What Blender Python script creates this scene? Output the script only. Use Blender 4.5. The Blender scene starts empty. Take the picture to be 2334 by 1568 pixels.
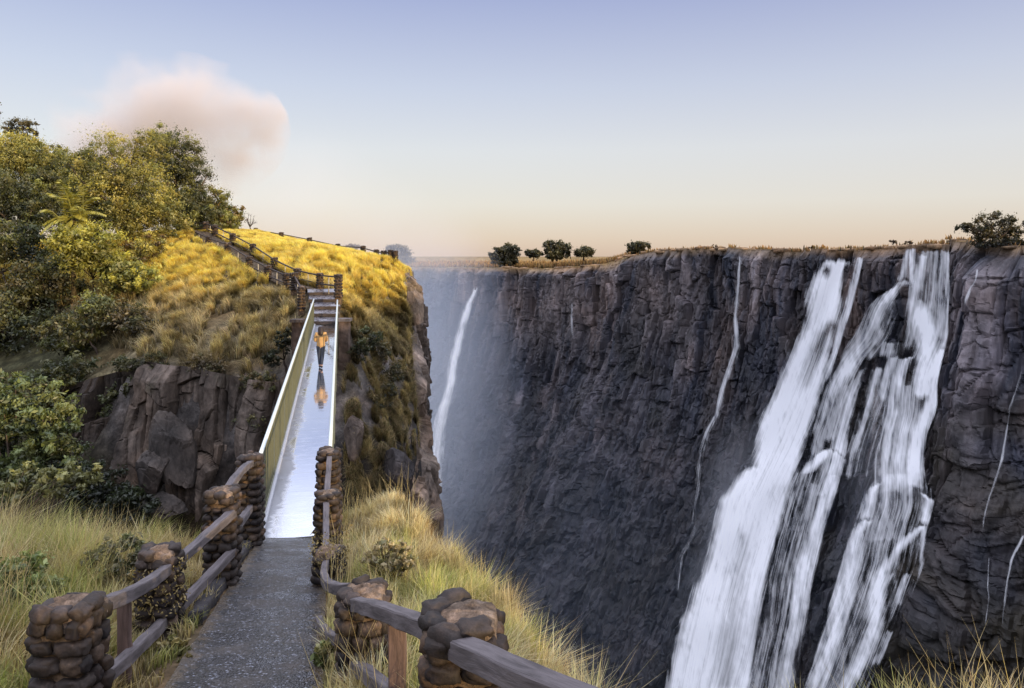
import bpy, bmesh, math, random
import numpy as np
from mathutils import Vector
from mathutils.bvhtree import BVHTree

rng = np.random.default_rng(11)
random.seed(11)
SC = bpy.context.scene
COL = SC.collection
F, UC, VH = 1700.0, 1166.5, 585.0        # lens and horizon of the view, used to survey points in the valley


def at(u, v, y):
    return np.array(((u - UC) / F * y, y, -(v - VH) / F * y))


def A(*a):
    return np.array(a, float)


# ------------------------------------------------------------------ noise
_G = np.random.default_rng(3).normal(size=(256, 3))
_G /= np.linalg.norm(_G, axis=1)[:, None]


def _hash(i, j, k, s):
    n = (i * 73856093) ^ (j * 19349663) ^ (k * 83492791) ^ (s * 40503 + 977)
    n = n & 0xffffffff
    n = ((n ^ (n >> 13)) * 1274126177) & 0xffffffff
    return n ^ (n >> 16)


def perlin(p, seed=0):
    p = np.asarray(p, float)
    i = np.floor(p).astype(np.int64)
    f = p - i
    w = f * f * f * (f * (f * 6 - 15) + 10)
    out = np.zeros(len(p))
    for dx in (0, 1):
        for dy in (0, 1):
            for dz in (0, 1):
                g = _G[_hash(i[:, 0] + dx, i[:, 1] + dy, i[:, 2] + dz, seed) & 255]
                d = (g[:, 0] * (f[:, 0] - dx) + g[:, 1] * (f[:, 1] - dy) + g[:, 2] * (f[:, 2] - dz))
                wt = ((w[:, 0] if dx else 1 - w[:, 0]) * (w[:, 1] if dy else 1 - w[:, 1]) * (w[:, 2] if dz else 1 - w[:, 2]))
                out += d * wt
    return out * 1.5


def fbm(p, octv=4, seed=0, gain=0.5, ridged=False):
    p = np.asarray(p, float)
    a, out, tot = 1.0, 0, 0.0
    for o in range(octv):
        n = perlin(p, seed + o * 17)
        if ridged:
            n = 1 - 2 * np.abs(n)
        out = out + a * n
        tot += a
        a *= gain
        p = p * 2.03 + 11.3
    return out / tot


def voro(p, seed=0):
    """nearest-cell distance, second distance, random value of the nearest cell"""
    p = np.asarray(p, float)
    i = np.floor(p).astype(np.int64)
    d1 = np.full(len(p), 9.0)
    d2 = np.full(len(p), 9.0)
    val = np.zeros(len(p))
    for dx in (-1, 0, 1):
        for dy in (-1, 0, 1):
            for dz in (-1, 0, 1):
                c = i + (dx, dy, dz)
                h = _hash(c[:, 0], c[:, 1], c[:, 2], seed)
                q = c + np.stack([(h & 255), (h >> 8) & 255, (h >> 16) & 255], 1) / 255.0
                d = np.linalg.norm(p - q, axis=1)
                m = d < d1
                d2 = np.where(m, d1, np.minimum(d2, d))
                val = np.where(m, ((h >> 5) & 1023) / 1023.0, val)
                d1 = np.where(m, d, d1)
    return d1, d2, val


def rcell(s, d, w, h, seed, jag=.25):
    """jointed blocks: value of the block and distance to its nearest joint"""
    a = s / w + jag * perlin(np.c_[s / w * .7, d / h * .8, s * 0], seed)
    ci = np.floor(a)
    off = (_hash(ci.astype(np.int64), ci.astype(np.int64) * 0, ci.astype(np.int64) * 0, seed + 3) & 1023) / 1023.0
    b = d / h * (.75 + .5 * off) + off * 7 + jag * perlin(np.c_[s / w * .5, d / h, s * 0 + 3], seed + 1)
    li = np.floor(b)
    v = (_hash(ci.astype(np.int64), li.astype(np.int64), ci.astype(np.int64) * 0, seed + 9) & 1023) / 1023.0
    e = np.minimum(np.minimum(a - ci, ci + 1 - a) * w, np.minimum(b - li, li + 1 - b) * h)
    return v, e


# ------------------------------------------------------------------ mesh helpers
ORG = {}


def mk(name, V, Fs, mat, parent=None, col=None, uv=None, origin=None, smooth=True):
    V = np.asarray(V, np.float32)
    if not isinstance(Fs, (list, tuple)):
        Fs = [Fs]
    Fs = [np.asarray(f, np.int32) for f in Fs if len(f)]
    o0 = ORG[parent.name] if parent is not None else (np.zeros(3) if origin is None else np.asarray(origin, float))
    me = bpy.data.meshes.new(name)
    me.vertices.add(len(V))
    me.vertices.foreach_set('co', (V - o0).astype(np.float32).ravel())
    li = np.concatenate([f.ravel() for f in Fs])
    lens = np.concatenate([np.full(len(f), f.shape[1], np.int32) for f in Fs])
    me.loops.add(len(li))
    me.loops.foreach_set('vertex_index', li)
    me.polygons.add(len(lens))
    st = np.zeros(len(lens), np.int32)
    st[1:] = np.cumsum(lens)[:-1]
    me.polygons.foreach_set('loop_start', st)
    me.polygons.foreach_set('use_smooth', np.full(len(lens), smooth, bool))
    if uv is not None:
        ul = me.uv_layers.new(name='uv')
        ul.data.foreach_set('uv', np.asarray(uv, np.float32)[li].ravel())
    if col is not None:
        c = np.ones((len(V), 4), np.float32)
        c[:, :3] = col
        at_ = me.attributes.new('col', 'FLOAT_COLOR', 'POINT')
        at_.data.foreach_set('color', c.ravel())
    me.update(calc_edges=True)
    me.validate()
    for m in (mat if isinstance(mat, list) else [mat]):
        me.materials.append(m)
    o = bpy.data.objects.new(name, me)
    COL.objects.link(o)
    if parent is not None:
        o.parent = parent
        ORG[o.name] = o0
    else:
        o.location = o0
        ORG[o.name] = o0
    return o


def empty(name, loc):
    o = bpy.data.objects.new(name, None)
    COL.objects.link(o)
    o.location = loc
    o.empty_display_size = 0.3
    ORG[o.name] = np.asarray(loc, float)
    return o


def tag(o, label=None, cat=None, group=None, kind=None):
    if label:
        o['label'] = label
    if cat:
        o['category'] = cat
    if group:
        o['group'] = group
    if kind:
        o['kind'] = kind
    return o


def copy_part(src, parent, loc):
    """link a copy of a part under another thing (shares the mesh), its own children too"""
    c = src.copy()
    COL.objects.link(c)
    c.parent = parent
    c.location = loc
    for ch in src.children:
        d = ch.copy()
        COL.objects.link(d)
        d.parent = c
    return c


class Acc:
    """gathers pieces that end up in ONE mesh"""
    def __init__(s):
        s.V, s.T, s.Q, s.C, s.U, s.n = [], [], [], [], [], 0

    def add(s, V, T=None, Q=None, col=None, uv=None):
        V = np.asarray(V, float)
        s.V.append(V)
        if T is not None and len(T):
            s.T.append(np.asarray(T) + s.n)
        if Q is not None and len(Q):
            s.Q.append(np.asarray(Q) + s.n)
        if col is not None:
            s.C.append(np.broadcast_to(np.asarray(col, float), (len(V), 3)))
        if uv is not None:
            s.U.append(np.asarray(uv, float))
        s.n += len(V)

    def build(s, name, mat, parent=None, **k):
        fs = []
        if s.T:
            fs.append(np.concatenate(s.T))
        if s.Q:
            fs.append(np.concatenate(s.Q))
        return mk(name, np.concatenate(s.V), fs, mat, parent, col=np.concatenate(s.C) if s.C else None,
                  uv=np.concatenate(s.U) if s.U else None, **k)


def grid_faces(nr, nc):
    r, c = np.meshgrid(np.arange(nr - 1), np.arange(nc - 1), indexing='ij')
    a = (r * nc + c).ravel()
    return np.stack([a, a + 1, a + nc + 1, a + nc], 1)


def tube(P, R, n=8, cap=True):
    """round tube along P with radius R at every point"""
    P = np.asarray(P, float)
    R = np.broadcast_to(np.asarray(R, float), (len(P),))
    T = np.gradient(P, axis=0)
    T /= np.linalg.norm(T, axis=1)[:, None] + 1e-9
    up = np.array([0, 0, 1.0]) if abs(T[0, 2]) < 0.9 else np.array([1.0, 0, 0])
    S = np.cross(T, up)
    S /= np.linalg.norm(S, axis=1)[:, None] + 1e-9
    B = np.cross(S, T)
    a = np.linspace(0, 2 * np.pi, n, endpoint=False)
    V = P[:, None] + R[:, None, None] * (np.cos(a)[None, :, None] * S[:, None] + np.sin(a)[None, :, None] * B[:, None])
    V = V.reshape(-1, 3)
    Q = []
    for i in range(len(P) - 1):
        for j in range(n):
            k = (j + 1) % n
            Q.append((i * n + j, i * n + k, (i + 1) * n + k, (i + 1) * n + j))
    Tn = []
    if cap:
        V = np.concatenate([V, P[:1], P[-1:]])
        m = len(V)
        for j in range(n):
            k = (j + 1) % n
            Tn.append((k, j, m - 2))
            b = (len(P) - 1) * n
            Tn.append((b + j, b + k, m - 1))
    return V, np.array(Tn), np.array(Q)


def beam(p0, p1, w, h, bow=None, seed=0, seg=10, jit=0.006):
    """squared timber from p0 to p1 with softened arrises; returns V, T, Q, uv"""
    p0, p1 = np.asarray(p0, float), np.asarray(p1, float)
    t = np.linspace(0, 1, seg + 1)
    P = p0 + (p1 - p0) * t[:, None]
    if bow is not None:
        P = P + np.asarray(bow) * (4 * t * (1 - t))[:, None]
    L = np.linalg.norm(p1 - p0)
    T = np.gradient(P, axis=0)
    T /= np.linalg.norm(T, axis=1)[:, None]
    up = np.array([0, 0, 1.0]) if abs(T[0, 2]) < 0.95 else np.array([0, 1.0, 0])
    S = np.cross(T, up)
    S /= np.linalg.norm(S, axis=1)[:, None]
    B = np.cross(S, T)
    e = 0.16
    sec = np.array([(-1 + e, -1), (1 - e, -1), (1, -1 + e), (1, 1 - e), (1 - e, 1), (-1 + e, 1), (-1, 1 - e), (-1, -1 + e)]) * (w / 2, h / 2)
    n = 8
    V = (P[:, None] + sec[None, :, :1] * S[:, None] + sec[None, :, 1:] * B[:, None]).reshape(-1, 3)
    q = V * 7 + seed * 13.7
    V = V + jit * np.stack([perlin(q, 1), perlin(q, 2), perlin(q, 3)], 1) * 2
    uv = np.stack([np.repeat(t * L, n), np.tile(np.arange(n) * 0.035, seg + 1)], 1)
    Q = []
    for i in range(seg):
        for j in range(n):
            k = (j + 1) % n
            Q.append((i * n + j, i * n + k, (i + 1) * n + k, (i + 1) * n + j))
    V = np.concatenate([V, P[:1], P[-1:]])
    uv = np.concatenate([uv, [(0, .1)], [(L, .1)]])
    m = len(V)
    Tn = []
    for j in range(n):
        k = (j + 1) % n
        Tn.append((k, j, m - 2))
        Tn.append((seg * n + j, seg * n + k, m - 1))
    return V, np.array(Tn), np.array(Q), uv


def box(lo, hi):
    lo, hi = np.asarray(lo, float), np.asarray(hi, float)
    V = np.array([[(lo[0], hi[0])[i], (lo[1], hi[1])[j], (lo[2], hi[2])[k]] for i in (0, 1) for j in (0, 1) for k in (0, 1)])
    Q = np.array([(0, 1, 3, 2), (4, 6, 7, 5), (0, 4, 5, 1), (2, 3, 7, 6), (0, 2, 6, 4), (1, 5, 7, 3)])
    return V, Q


_ico = {}


def ico(sub):
    if sub not in _ico:
        bm = bmesh.new()
        bmesh.ops.create_icosphere(bm, subdivisions=sub, radius=1)
        bm.verts.ensure_lookup_table()
        _ico[sub] = (np.array([v.co[:] for v in bm.verts]), np.array([[v.index for v in f.verts] for f in bm.faces]))
        bm.free()
    return _ico[sub]


# ------------------------------------------------------------------ materials
def new_mat(name):
    m = bpy.data.materials.new(name)
    m.use_nodes = True
    nt = m.node_tree
    nt.nodes.clear()
    return m, nt


class NT:
    def __init__(s, nt):
        s.nt = nt

    def n(s, typ, ins=None, **kw):
        nd = s.nt.nodes.new(typ)
        for k, v in kw.items():
            setattr(nd, k, v)
        if ins:
            for k, v in ins.items():
                sk = nd.inputs[k]
                if isinstance(v, bpy.types.NodeSocket):
                    s.nt.links.new(v, sk)
                else:
                    sk.default_value = v
        return nd

    def ramp(s, fac, stops, interp='LINEAR'):
        nd = s.nt.nodes.new('ShaderNodeValToRGB')
        nd.color_ramp.interpolation = interp
        el = nd.color_ramp.elements
        while len(el) < len(stops):
            el.new(0.5)
        for e, (p, c) in zip(el, stops):
            e.position = p
            e.color = (*c, 1) if len(c) == 3 else c
        s.nt.links.new(fac, nd.inputs[0])
        return nd.outputs[0]

    def mix(s, fac, a, b, mode='MIX'):
        nd = s.nt.nodes.new('ShaderNodeMix')
        nd.data_type = 'RGBA'
        nd.blend_type = mode
        for sk, v in ((nd.inputs[0], fac), (nd.inputs[6], a), (nd.inputs[7], b)):
            if isinstance(v, bpy.types.NodeSocket):
                s.nt.links.new(v, sk)
            else:
                sk.default_value = v if not isinstance(v, tuple) or len(v) == 4 else (*v, 1)
        return nd.outputs[2]

    def math(s, op, a, b=0.0, c=0.0, clamp=False):
        nd = s.nt.nodes.new('ShaderNodeMath')
        nd.operation = op
        nd.use_clamp = clamp
        for sk, v in zip(nd.inputs, (a, b, c)):
            if isinstance(v, bpy.types.NodeSocket):
                s.nt.links.new(v, sk)
            else:
                sk.default_value = v
        return nd.outputs[0]

    def noise(s, vec, scale, detail=6.0, rough=0.6, dist=0.0):
        return s.n('ShaderNodeTexNoise', {'Vector': vec, 'Scale': scale, 'Detail': detail, 'Roughness': rough, 'Distortion': dist}).outputs[0]

    def out(s, surf=None, vol=None):
        o = s.nt.nodes.new('ShaderNodeOutputMaterial')
        if surf is not None:
            s.nt.links.new(surf, o.inputs[0])
        if vol is not None:
            s.nt.links.new(vol, o.inputs[1])

    def scaled(s, vec, sc):
        return s.n('ShaderNodeMapping', {'Vector': vec, 'Scale': sc}).outputs[0]

    def bump(s, h, strength, dist):
        return s.n('ShaderNodeBump', {'Height': h, 'Strength': strength, 'Distance': dist}).outputs[0]


def leaf_mat(name, transl=0.35, gloss=0.04):
    m, nt = new_mat(name)
    N = NT(nt)
    c = N.n('ShaderNodeAttribute', attribute_name='col').outputs['Color']
    d = N.n('ShaderNodeBsdfDiffuse', {'Color': c}).outputs[0]
    t = N.n('ShaderNodeBsdfTranslucent', {'Color': N.mix(1.0, c, (1.15, 1.1, .7, 1), 'MULTIPLY')}).outputs[0]
    x = N.n('ShaderNodeMixShader', {0: transl, 1: d, 2: t}).outputs[0]
    g = N.n('ShaderNodeBsdfGlossy', {'Color': (.8, .8, .8, 1), 'Roughness': .45}).outputs[0]
    N.out(N.n('ShaderNodeMixShader', {0: gloss, 1: x, 2: g}).outputs[0])
    return m


M = {}
M['leaf'] = leaf_mat('foliage', .3, .04)
M['grass'] = leaf_mat('grass_blades', .48, .02)


def rock_mat(name, scale, streak, rough=.75, spec=.3, bump=.5, bdist=.3, usecol=True, base=(.1, .09, .085), fine=6.0):
    m, nt = new_mat(name)
    N = NT(nt)
    o = N.n('ShaderNodeTexCoord').outputs['Object']
    v = N.scaled(o, (scale, scale, scale * streak))
    n1 = N.noise(v, 1.0, 8, .65)
    n2 = N.noise(N.scaled(o, (scale * fine, scale * fine, scale * fine * streak)), 1.0, 6, .7)
    n3 = N.noise(N.scaled(o, (scale * .3,) * 3), 1.0, 4, .5)
    if usecol:
        c = N.n('ShaderNodeAttribute', attribute_name='col').outputs['Color']
    else:
        c = N.n('ShaderNodeRGB').outputs[0]
        c.default_value = (*base, 1)
    k = N.math('MULTIPLY', N.ramp(n1, [(.25, (.25,) * 3), (.5, (.95,) * 3), (.72, (2.1,) * 3)]), N.ramp(n2, [(.25, (.5,) * 3), (.55, (1.0,) * 3), (.8, (1.6,) * 3)]))
    kk = N.n('ShaderNodeCombineXYZ', {0: k, 1: k, 2: k}).outputs[0]
    c2 = N.mix(1.0, c, kk, 'MULTIPLY')
    warm = N.mix(N.math('MULTIPLY', N.math('SUBTRACT', n3, .45, clamp=True), 3.0, clamp=True), c2, N.mix(1.0, c2, (1.25, 1.0, .78, 1), 'MULTIPLY'))
    h = N.math('ADD', n1, N.math('MULTIPLY', n2, .35))
    b = N.n('ShaderNodeBsdfPrincipled', {'Base Color': warm, 'Roughness': rough, 'Specular IOR Level': spec, 'Normal': N.bump(h, bump, bdist)})
    N.out(b.outputs[0])
    return m


M['cliff'] = rock_mat('wet_basalt', .16, .16, rough=.58, spec=.35, bump=.55, bdist=1.2, fine=5)
M['rock'] = rock_mat('brown_basalt', .7, .55, rough=.8, spec=.25, bump=.8, bdist=.25)
M['soil'] = rock_mat('soil', 1.3, 1.0, rough=.95, spec=.1, bump=.7, bdist=.12)
M['cobble'] = rock_mat('cobble', 6.0, 1.0, rough=.7, spec=.35, bump=.5, bdist=.03)
M['mortar'] = rock_mat('mortar', 11.0, 1.0, rough=.95, spec=.1, bump=1.0, bdist=.03)
M['plain'] = rock_mat('plateau_grassland', .12, 1.0, rough=.95, spec=.05, bump=.4, bdist=.3)


def wood_mat(name, c0, c1):
    m, nt = new_mat(name)
    N = NT(nt)
    uv = N.n('ShaderNodeTexCoord').outputs['UV']
    g = N.noise(N.scaled(uv, (2.2, 42, 1)), 1.0, 7, .65, .4)
    cr = N.noise(N.scaled(uv, (1.1, 20, 1)), 1.0, 3, .5, .8)
    c = N.ramp(g, [(.28, c0), (.6, c1), (.8, tuple(min(1, x * 1.45) for x in c1))])
    c = N.mix(N.ramp(cr, [(.28, (1, 1, 1)), (.36, (0, 0, 0))]), c, (.03, .025, .025))
    b = N.n('ShaderNodeBsdfPrincipled', {'Base Color': c, 'Roughness': .72, 'Specular IOR Level': .3, 'Normal': N.bump(g, .6, .02)})
    N.out(b.outputs[0])
    return m


M['wood'] = wood_mat('weathered_timber', (.04, .033, .033), (.135, .115, .115))
M['post'] = wood_mat('reddish_timber', (.05, .032, .026), (.15, .095, .075))


def simple(name, c, rough=.6, spec=.4, metal=0.0, var=.25, scale=20):
    m, nt = new_mat(name)
    N = NT(nt)
    o = N.n('ShaderNodeTexCoord').outputs['Object']
    n = N.noise(o, scale, 5, .6)
    cc = N.mix(n, tuple(x * (1 - var) for x in c), tuple(min(1, x * (1 + var)) for x in c))
    b = N.n('ShaderNodeBsdfPrincipled', {'Base Color': cc, 'Roughness': rough, 'Specular IOR Level': spec, 'Metallic': metal})
    N.out(b.outputs[0])
    return m


M['railtube'] = simple('pale_galvanised_rail', (.62, .66, .62), .38, .5, .25)
M['bars'] = simple('olive_painted_bars', (.105, .105, .055), .5, .4, 0, .4, 6)
M['barsdark'] = simple('green_grey_steel', (.11, .125, .11), .5, .4)
M['wire'] = simple('thin_post', (.35, .3, .22), .7)
M['darkwood'] = wood_mat('dark_rail_timber', (.018, .013, .011), (.07, .05, .04))


def water_mat():
    m, nt = new_mat('falling_water')
    N = NT(nt)
    uv = N.n('ShaderNodeTexCoord').outputs['UV']
    att = N.n('ShaderNodeAttribute', attribute_name='col').outputs['Color']
    sp = N.n('ShaderNodeSeparateColor', {0: att})
    dens, lite = sp.outputs[0], sp.outputs[1]
    warp = N.n('ShaderNodeVectorMath', {0: uv, 1: N.n('ShaderNodeTexNoise', {'Vector': N.scaled(uv, (.3, .06, 1)), 'Scale': 1.0, 'Detail': 3.0}).outputs[1]}, operation='ADD').outputs[0]
    n1 = N.noise(N.scaled(warp, (1.2, .05, 1)), 1.0, 5, .6)
    n2 = N.noise(N.scaled(warp, (3.6, .09, 1)), 1.0, 5, .62)
    n3 = N.noise(N.scaled(warp, (.9, .30, 1)), 1.0, 5, .6)
    s = N.math('ADD', N.math('MULTIPLY', n1, .38), N.math('ADD', N.math('MULTIPLY', n2, .46), N.math('MULTIPLY', n3, .16)))
    k = N.math('MULTIPLY', N.math('SUBTRACT', s, .5), 2.3)
    a = N.math('MULTIPLY', N.math('ADD', N.math('SUBTRACT', dens, .33), N.math('MULTIPLY', k, N.math('SUBTRACT', 1.0, N.math('MULTIPLY', dens, .60)))), 1.7, clamp=True)
    a = N.math('MULTIPLY', a, N.math('MULTIPLY', dens, 5.0, clamp=True))
    shade = N.ramp(N.math('ADD', N.math('MULTIPLY', s, .62), N.math('MULTIPLY', lite, .38)), [(.28, (.55, .62, .84)), (.44, (.88, .91, .98)), (.54, (.99, .99, 1))])
    d = N.n('ShaderNodeBsdfDiffuse', {'Color': shade}).outputs[0]
    t = N.n('ShaderNodeBsdfTranslucent', {'Color': shade}).outputs[0]
    w = N.n('ShaderNodeMixShader', {0: .25, 1: d, 2: t}).outputs[0]
    tr = N.n('ShaderNodeBsdfTransparent').outputs[0]
    N.out(N.n('ShaderNodeMixShader', {0: a, 1: tr, 2: w}).outputs[0])
    return m


M['water'] = water_mat()
# ------------------------------------------------------------------ far gorge wall
RIM = np.array([at(*p) for p in [
    (300, 602, 520), (600, 605, 450), (800, 608, 395), (930, 610, 340), (1000, 611, 304), (1120, 611, 270), (1250, 613, 247), (1380, 603, 226),
    (1450, 581, 213), (1520, 571, 204), (1600, 567, 194), (1680, 568, 185), (1760, 571, 177), (1850, 572, 168), (1950, 571, 160),
    (2050, 564, 152), (2110, 560, 148), (2165, 561, 144), (2166.5, 547, 143.9), (2210, 547, 141), (2212, 556, 140.8), (2260, 556, 137), (2333, 562, 131)]])
SHADE_RIDGE = A((104, 118, 2.6), (113, 95, 5), (117, 65, 7.5), (118, 40, 8), (120, 0, 7), (121, -46, 9), (122, -74, 9), (124, -85, 4), (126, -95, 2.0), (130, -130, 2.0), (140, -220, 3))  # unseen ridge added right of the view, heights set to shade the lower hill


def resamp(P, n, w=None):
    d = np.r_[0, np.cumsum(np.linalg.norm(np.diff(P, axis=0), axis=1) if w is None else w)]
    t = np.linspace(0, d[-1], n)
    return np.stack([np.interp(t, d, P[:, k]) for k in range(P.shape[1])], 1)


_u = UC + RIM[:, 0] / RIM[:, 1] * F
vis = resamp(RIM, 860, np.maximum(np.diff(_u), 1) * np.where(_u[1:] < 900, .15, 1))
off = resamp(np.concatenate([RIM[-1:], SHADE_RIDGE]), 1500)
off = np.concatenate([off[1:300], off[300::14]])
rim = np.concatenate([vis, off])
NCOL = len(rim)
s_arc = np.r_[0, np.cumsum(np.linalg.norm(np.diff(rim[:, :2], axis=0), axis=1))]
tx = np.gradient(rim[:, :2], axis=0)
k = 41
tx = np.stack([np.convolve(np.pad(tx[:, i], k // 2, 'edge'), np.ones(k) / k, 'valid') for i in (0, 1)], 1)
tx /= np.linalg.norm(tx, axis=1)[:, None]
nrm = np.stack([tx[:, 1], -tx[:, 0]], 1)
nrm *= np.where((nrm * rim[:, :2]).sum(1) > 0, -1, 1)[:, None]
dep = np.concatenate([np.linspace(0, 60, 270), np.linspace(60, 122, 170)[1:]])
NROW = len(dep)
S = np.repeat(s_arc[None, :], NROW, 0)
D = np.repeat(dep[:, None], NCOL, 1)
ss, dd = S.ravel(), D.ravel()
ucol = np.repeat((UC + rim[:, 0] / np.maximum(rim[:, 1], 20) * F)[None, :], NROW, 0).ravel()
ucol = np.where(np.repeat((rim[:, 1] < 125)[None, :], NROW, 0).ravel(), 2500, ucol)
# profile: columnar upper third, then broken slope
brk = (dd - 27 - 16 * perlin(np.stack([ss / 26, ss * 0, ss * 0], 1), 9)) / 9
prof = .09 * dd + 9 * np.logaddexp(0, brk) * .38
warp = 2.2 * perlin(np.stack([ss / 9, dd / 16, ss * 0], 1), 5)
P2 = lambda a, b, c=0.0: np.stack([(ss + warp) / a, dd / b, ss * 0 + c], 1)
disp = 5.0 * fbm(P2(30, 60), 3, 1)
disp += 1.9 * fbm(P2(6.5, 42), 3, 21, ridged=True) * np.clip(1.25 - dd / 70, .5, 1)
d1, d2, v1 = voro(P2(4.2, 14, 3), 4)
upw = np.clip(1.2 - dd / 70, .55, 1)
rv, re_ = rcell(ss + warp * .5, dd, 3.4, 13, 71)
disp += ((rv - .5) * 2.9 - .9 * np.clip(.35 - re_, 0, .35) / .35) * upw + (v1 - .5) * .7
disp += .7 * fbm(P2(.9, 14, 4), 3, 77) * (.8 + .5 * upw)
rv2, re2 = rcell(ss + warp * .6, dd, 1.25, 4.5, 75)
disp += (rv2 - .5) * .9 * upw
e1, e2, v2 = voro(P2(1.7, 5.2, 7), 8)
disp += (v2 - .5) * 1.0 - .5 * np.clip(.12 - (e2 - e1), 0, .12) / .12
low = np.clip((dd - 28) / 25, 0, 1)
f1, f2, v3 = voro(P2(5.5, 6.5, 13), 14)
disp += low * ((v3 - .5) * 2.0 + .7 * (.5 - f1)) + low * 1.0 * fbm(P2(7, 8), 4, 33, ridged=True)
disp += .55 * fbm(P2(1.2, 2.6), 4, 40) * (1 + .5 * low)
# the bluff on the right that stands forward of the falls, and the recess of the right-hand fall
bl = np.exp(-((ucol - 2290) / 75) ** 2) * np.clip((dd - 2) / 4, 0, 1) * np.exp(-np.clip(dd - 24, 0, 99) / 16)
disp += 5.5 * bl
disp -= 2.2 * np.exp(-((ucol - 2125) / 38) ** 2) * np.exp(-dd / 22)
disp -= 2.0 * np.exp(-((ucol - 1905) / 45) ** 2) * np.exp(-dd / 16)
disp *= np.clip(dd / 2.5, .12, 1)
tot = (prof + disp).reshape(NROW, NCOL)
zj = .8 * (voro(np.stack([s_arc / 3.2, s_arc * 0, s_arc * 0], 1), 50)[2] - .4) * (np.clip((UC + rim[:, 0] / np.maximum(rim[:, 1], 20) * F - 1430) / 60, .25, 1))
CX = rim[None, :, 0] + nrm[None, :, 0] * tot
CY = rim[None, :, 1] + nrm[None, :, 1] * tot
CZ = (rim[:, 2] + zj)[None, :] - D
CV = np.stack([CX, CY, CZ], 2).reshape(-1, 3)
# rock colours (wet black basalt, brown and violet columns, pale lime streaks, moss on the right)
cn = fbm(P2(14, 30, 2), 4, 60)
cs = fbm(P2(1.9, 46, 5), 5, 70, .62)
base = A(.021, .024, .037) + 0 * dd[:, None]
brown = A(.150, .122, .116)
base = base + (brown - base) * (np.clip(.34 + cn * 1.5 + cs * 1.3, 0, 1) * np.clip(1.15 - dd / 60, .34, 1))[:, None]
sp_ = np.clip((cs - .20) * 4, 0, 1) * np.clip((cn + .15) * 2.2, 0, 1)
base = base + (A(.34, .33, .38) - base) * (sp_ * .5 * np.clip(1.2 - dd / 60, .2, 1))[:, None]
tal = np.exp(-((ucol - 1330) / 260) ** 2) * np.clip((dd - 22) / 20, 0, 1) * np.clip(fbm(P2(6, 10, 8), 4, 80) * 2.4 + .1, 0, 1)
base = base + (A(.16, .15, .175) - base) * (tal * .8)[:, None]
moss = np.clip((ucol - 2060) / 160, 0, 1) * np.clip((dd - 22) / 14, 0, 1) * np.clip(.6 + fbm(P2(8, 9, 4), 3, 90) * 1.8, 0, 1)
moss = np.maximum(moss, np.clip(fbm(P2(16, 22, 6), 3, 95) * 3 - .5, 0, .45) * np.clip((dd - 12) / 20, 0, 1))
base = base + (A(.036, .028, .012) - base) * (moss * .9)[:, None]
base = base + (A(.19, .16, .165) - base) * np.clip(bl * .9 * (.5 + cs * 1.6), 0, .8)[:, None]
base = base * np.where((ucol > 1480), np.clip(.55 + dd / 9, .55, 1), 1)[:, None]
rimsoil = np.clip(1 - dd / (2.0 + 2.2 * cn), 0, 1) * np.where(ucol < 1440, 1, .55)
base = base + (A(.30, .19, .085) - base) * rimsoil[:, None]
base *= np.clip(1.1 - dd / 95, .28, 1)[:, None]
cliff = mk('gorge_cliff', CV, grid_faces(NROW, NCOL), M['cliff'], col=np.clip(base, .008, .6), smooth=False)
tag(cliff, kind='structure')
qf = grid_faces(NROW, NCOL)
BVH = BVHTree.FromPolygons(CV.tolist(), qf.tolist())

# plateau behind the rim out to the horizon
rd = rim[:, :2] / np.linalg.norm(rim[:, :2], axis=1)[:, None]
dist = A(0, 1.2, 3, 6, 10, 16, 25, 40, 65, 110, 200, 400, 900, 2500, 8000, 20000)
tp = CV.reshape(NROW, NCOL, 3)[0]
cidx = np.unique(np.r_[np.arange(0, NCOL, 2), NCOL - 1])
PV = []
for j, dv in enumerate(dist):
    xy = tp[cidx, :2] + rd[cidx] * dv
    z = tp[cidx, 2] + (-2.4 - tp[cidx, 2]) * np.clip((dv - 25) / 150, 0, 1)
    if 0 < dv < 300:
        z = z + .5 * fbm(np.c_[xy / 7.0, xy[:, :1] * 0], 3, 101) * np.clip(dv / 3, 0, 1)
    PV.append(np.c_[xy, z])
# off-frame shoulder is an added ridge, shaped to cast shade on the hill
PV = np.concatenate(PV)
pn = fbm(np.c_[PV[:, :2] / 12, PV[:, 2:] * 0], 4, 120)
pc = A(.24, .155, .07) * (1 + .7 * pn)[:, None] + A(0, .01, 0)
tag(mk('plateau_ground', PV, grid_faces(len(dist), len(cidx)), M['plain'], col=np.clip(pc, .02, .5)), kind='structure')

# ------------------------------------------------------------------ river at the bottom of the gorge
def water_surface():
    m, nt = new_mat('river_water')
    N = NT(nt)
    o = N.n('ShaderNodeTexCoord').outputs['Object']
    n = N.noise(o, .15, 6, .65)
    c = N.ramp(n, [(.4, (.05, .07, .08)), (.62, (.65, .7, .75))])
    N.out(N.n('ShaderNodeBsdfPrincipled', {'Base Color': c, 'Roughness': .3, 'Normal': N.bump(n, .6, 1)}).outputs[0])
    return m


gx, gy = np.meshgrid(np.linspace(-160, 160, 40), np.linspace(-150, 420, 60))
GV = np.c_[gx.ravel(), gy.ravel(), -108 + 1.2 * perlin(np.c_[gx.ravel() / 14, gy.ravel() / 14, gx.ravel() * 0], 3)]
tag(mk('river', GV, grid_faces(60, 40), water_surface()), kind='structure')

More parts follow.
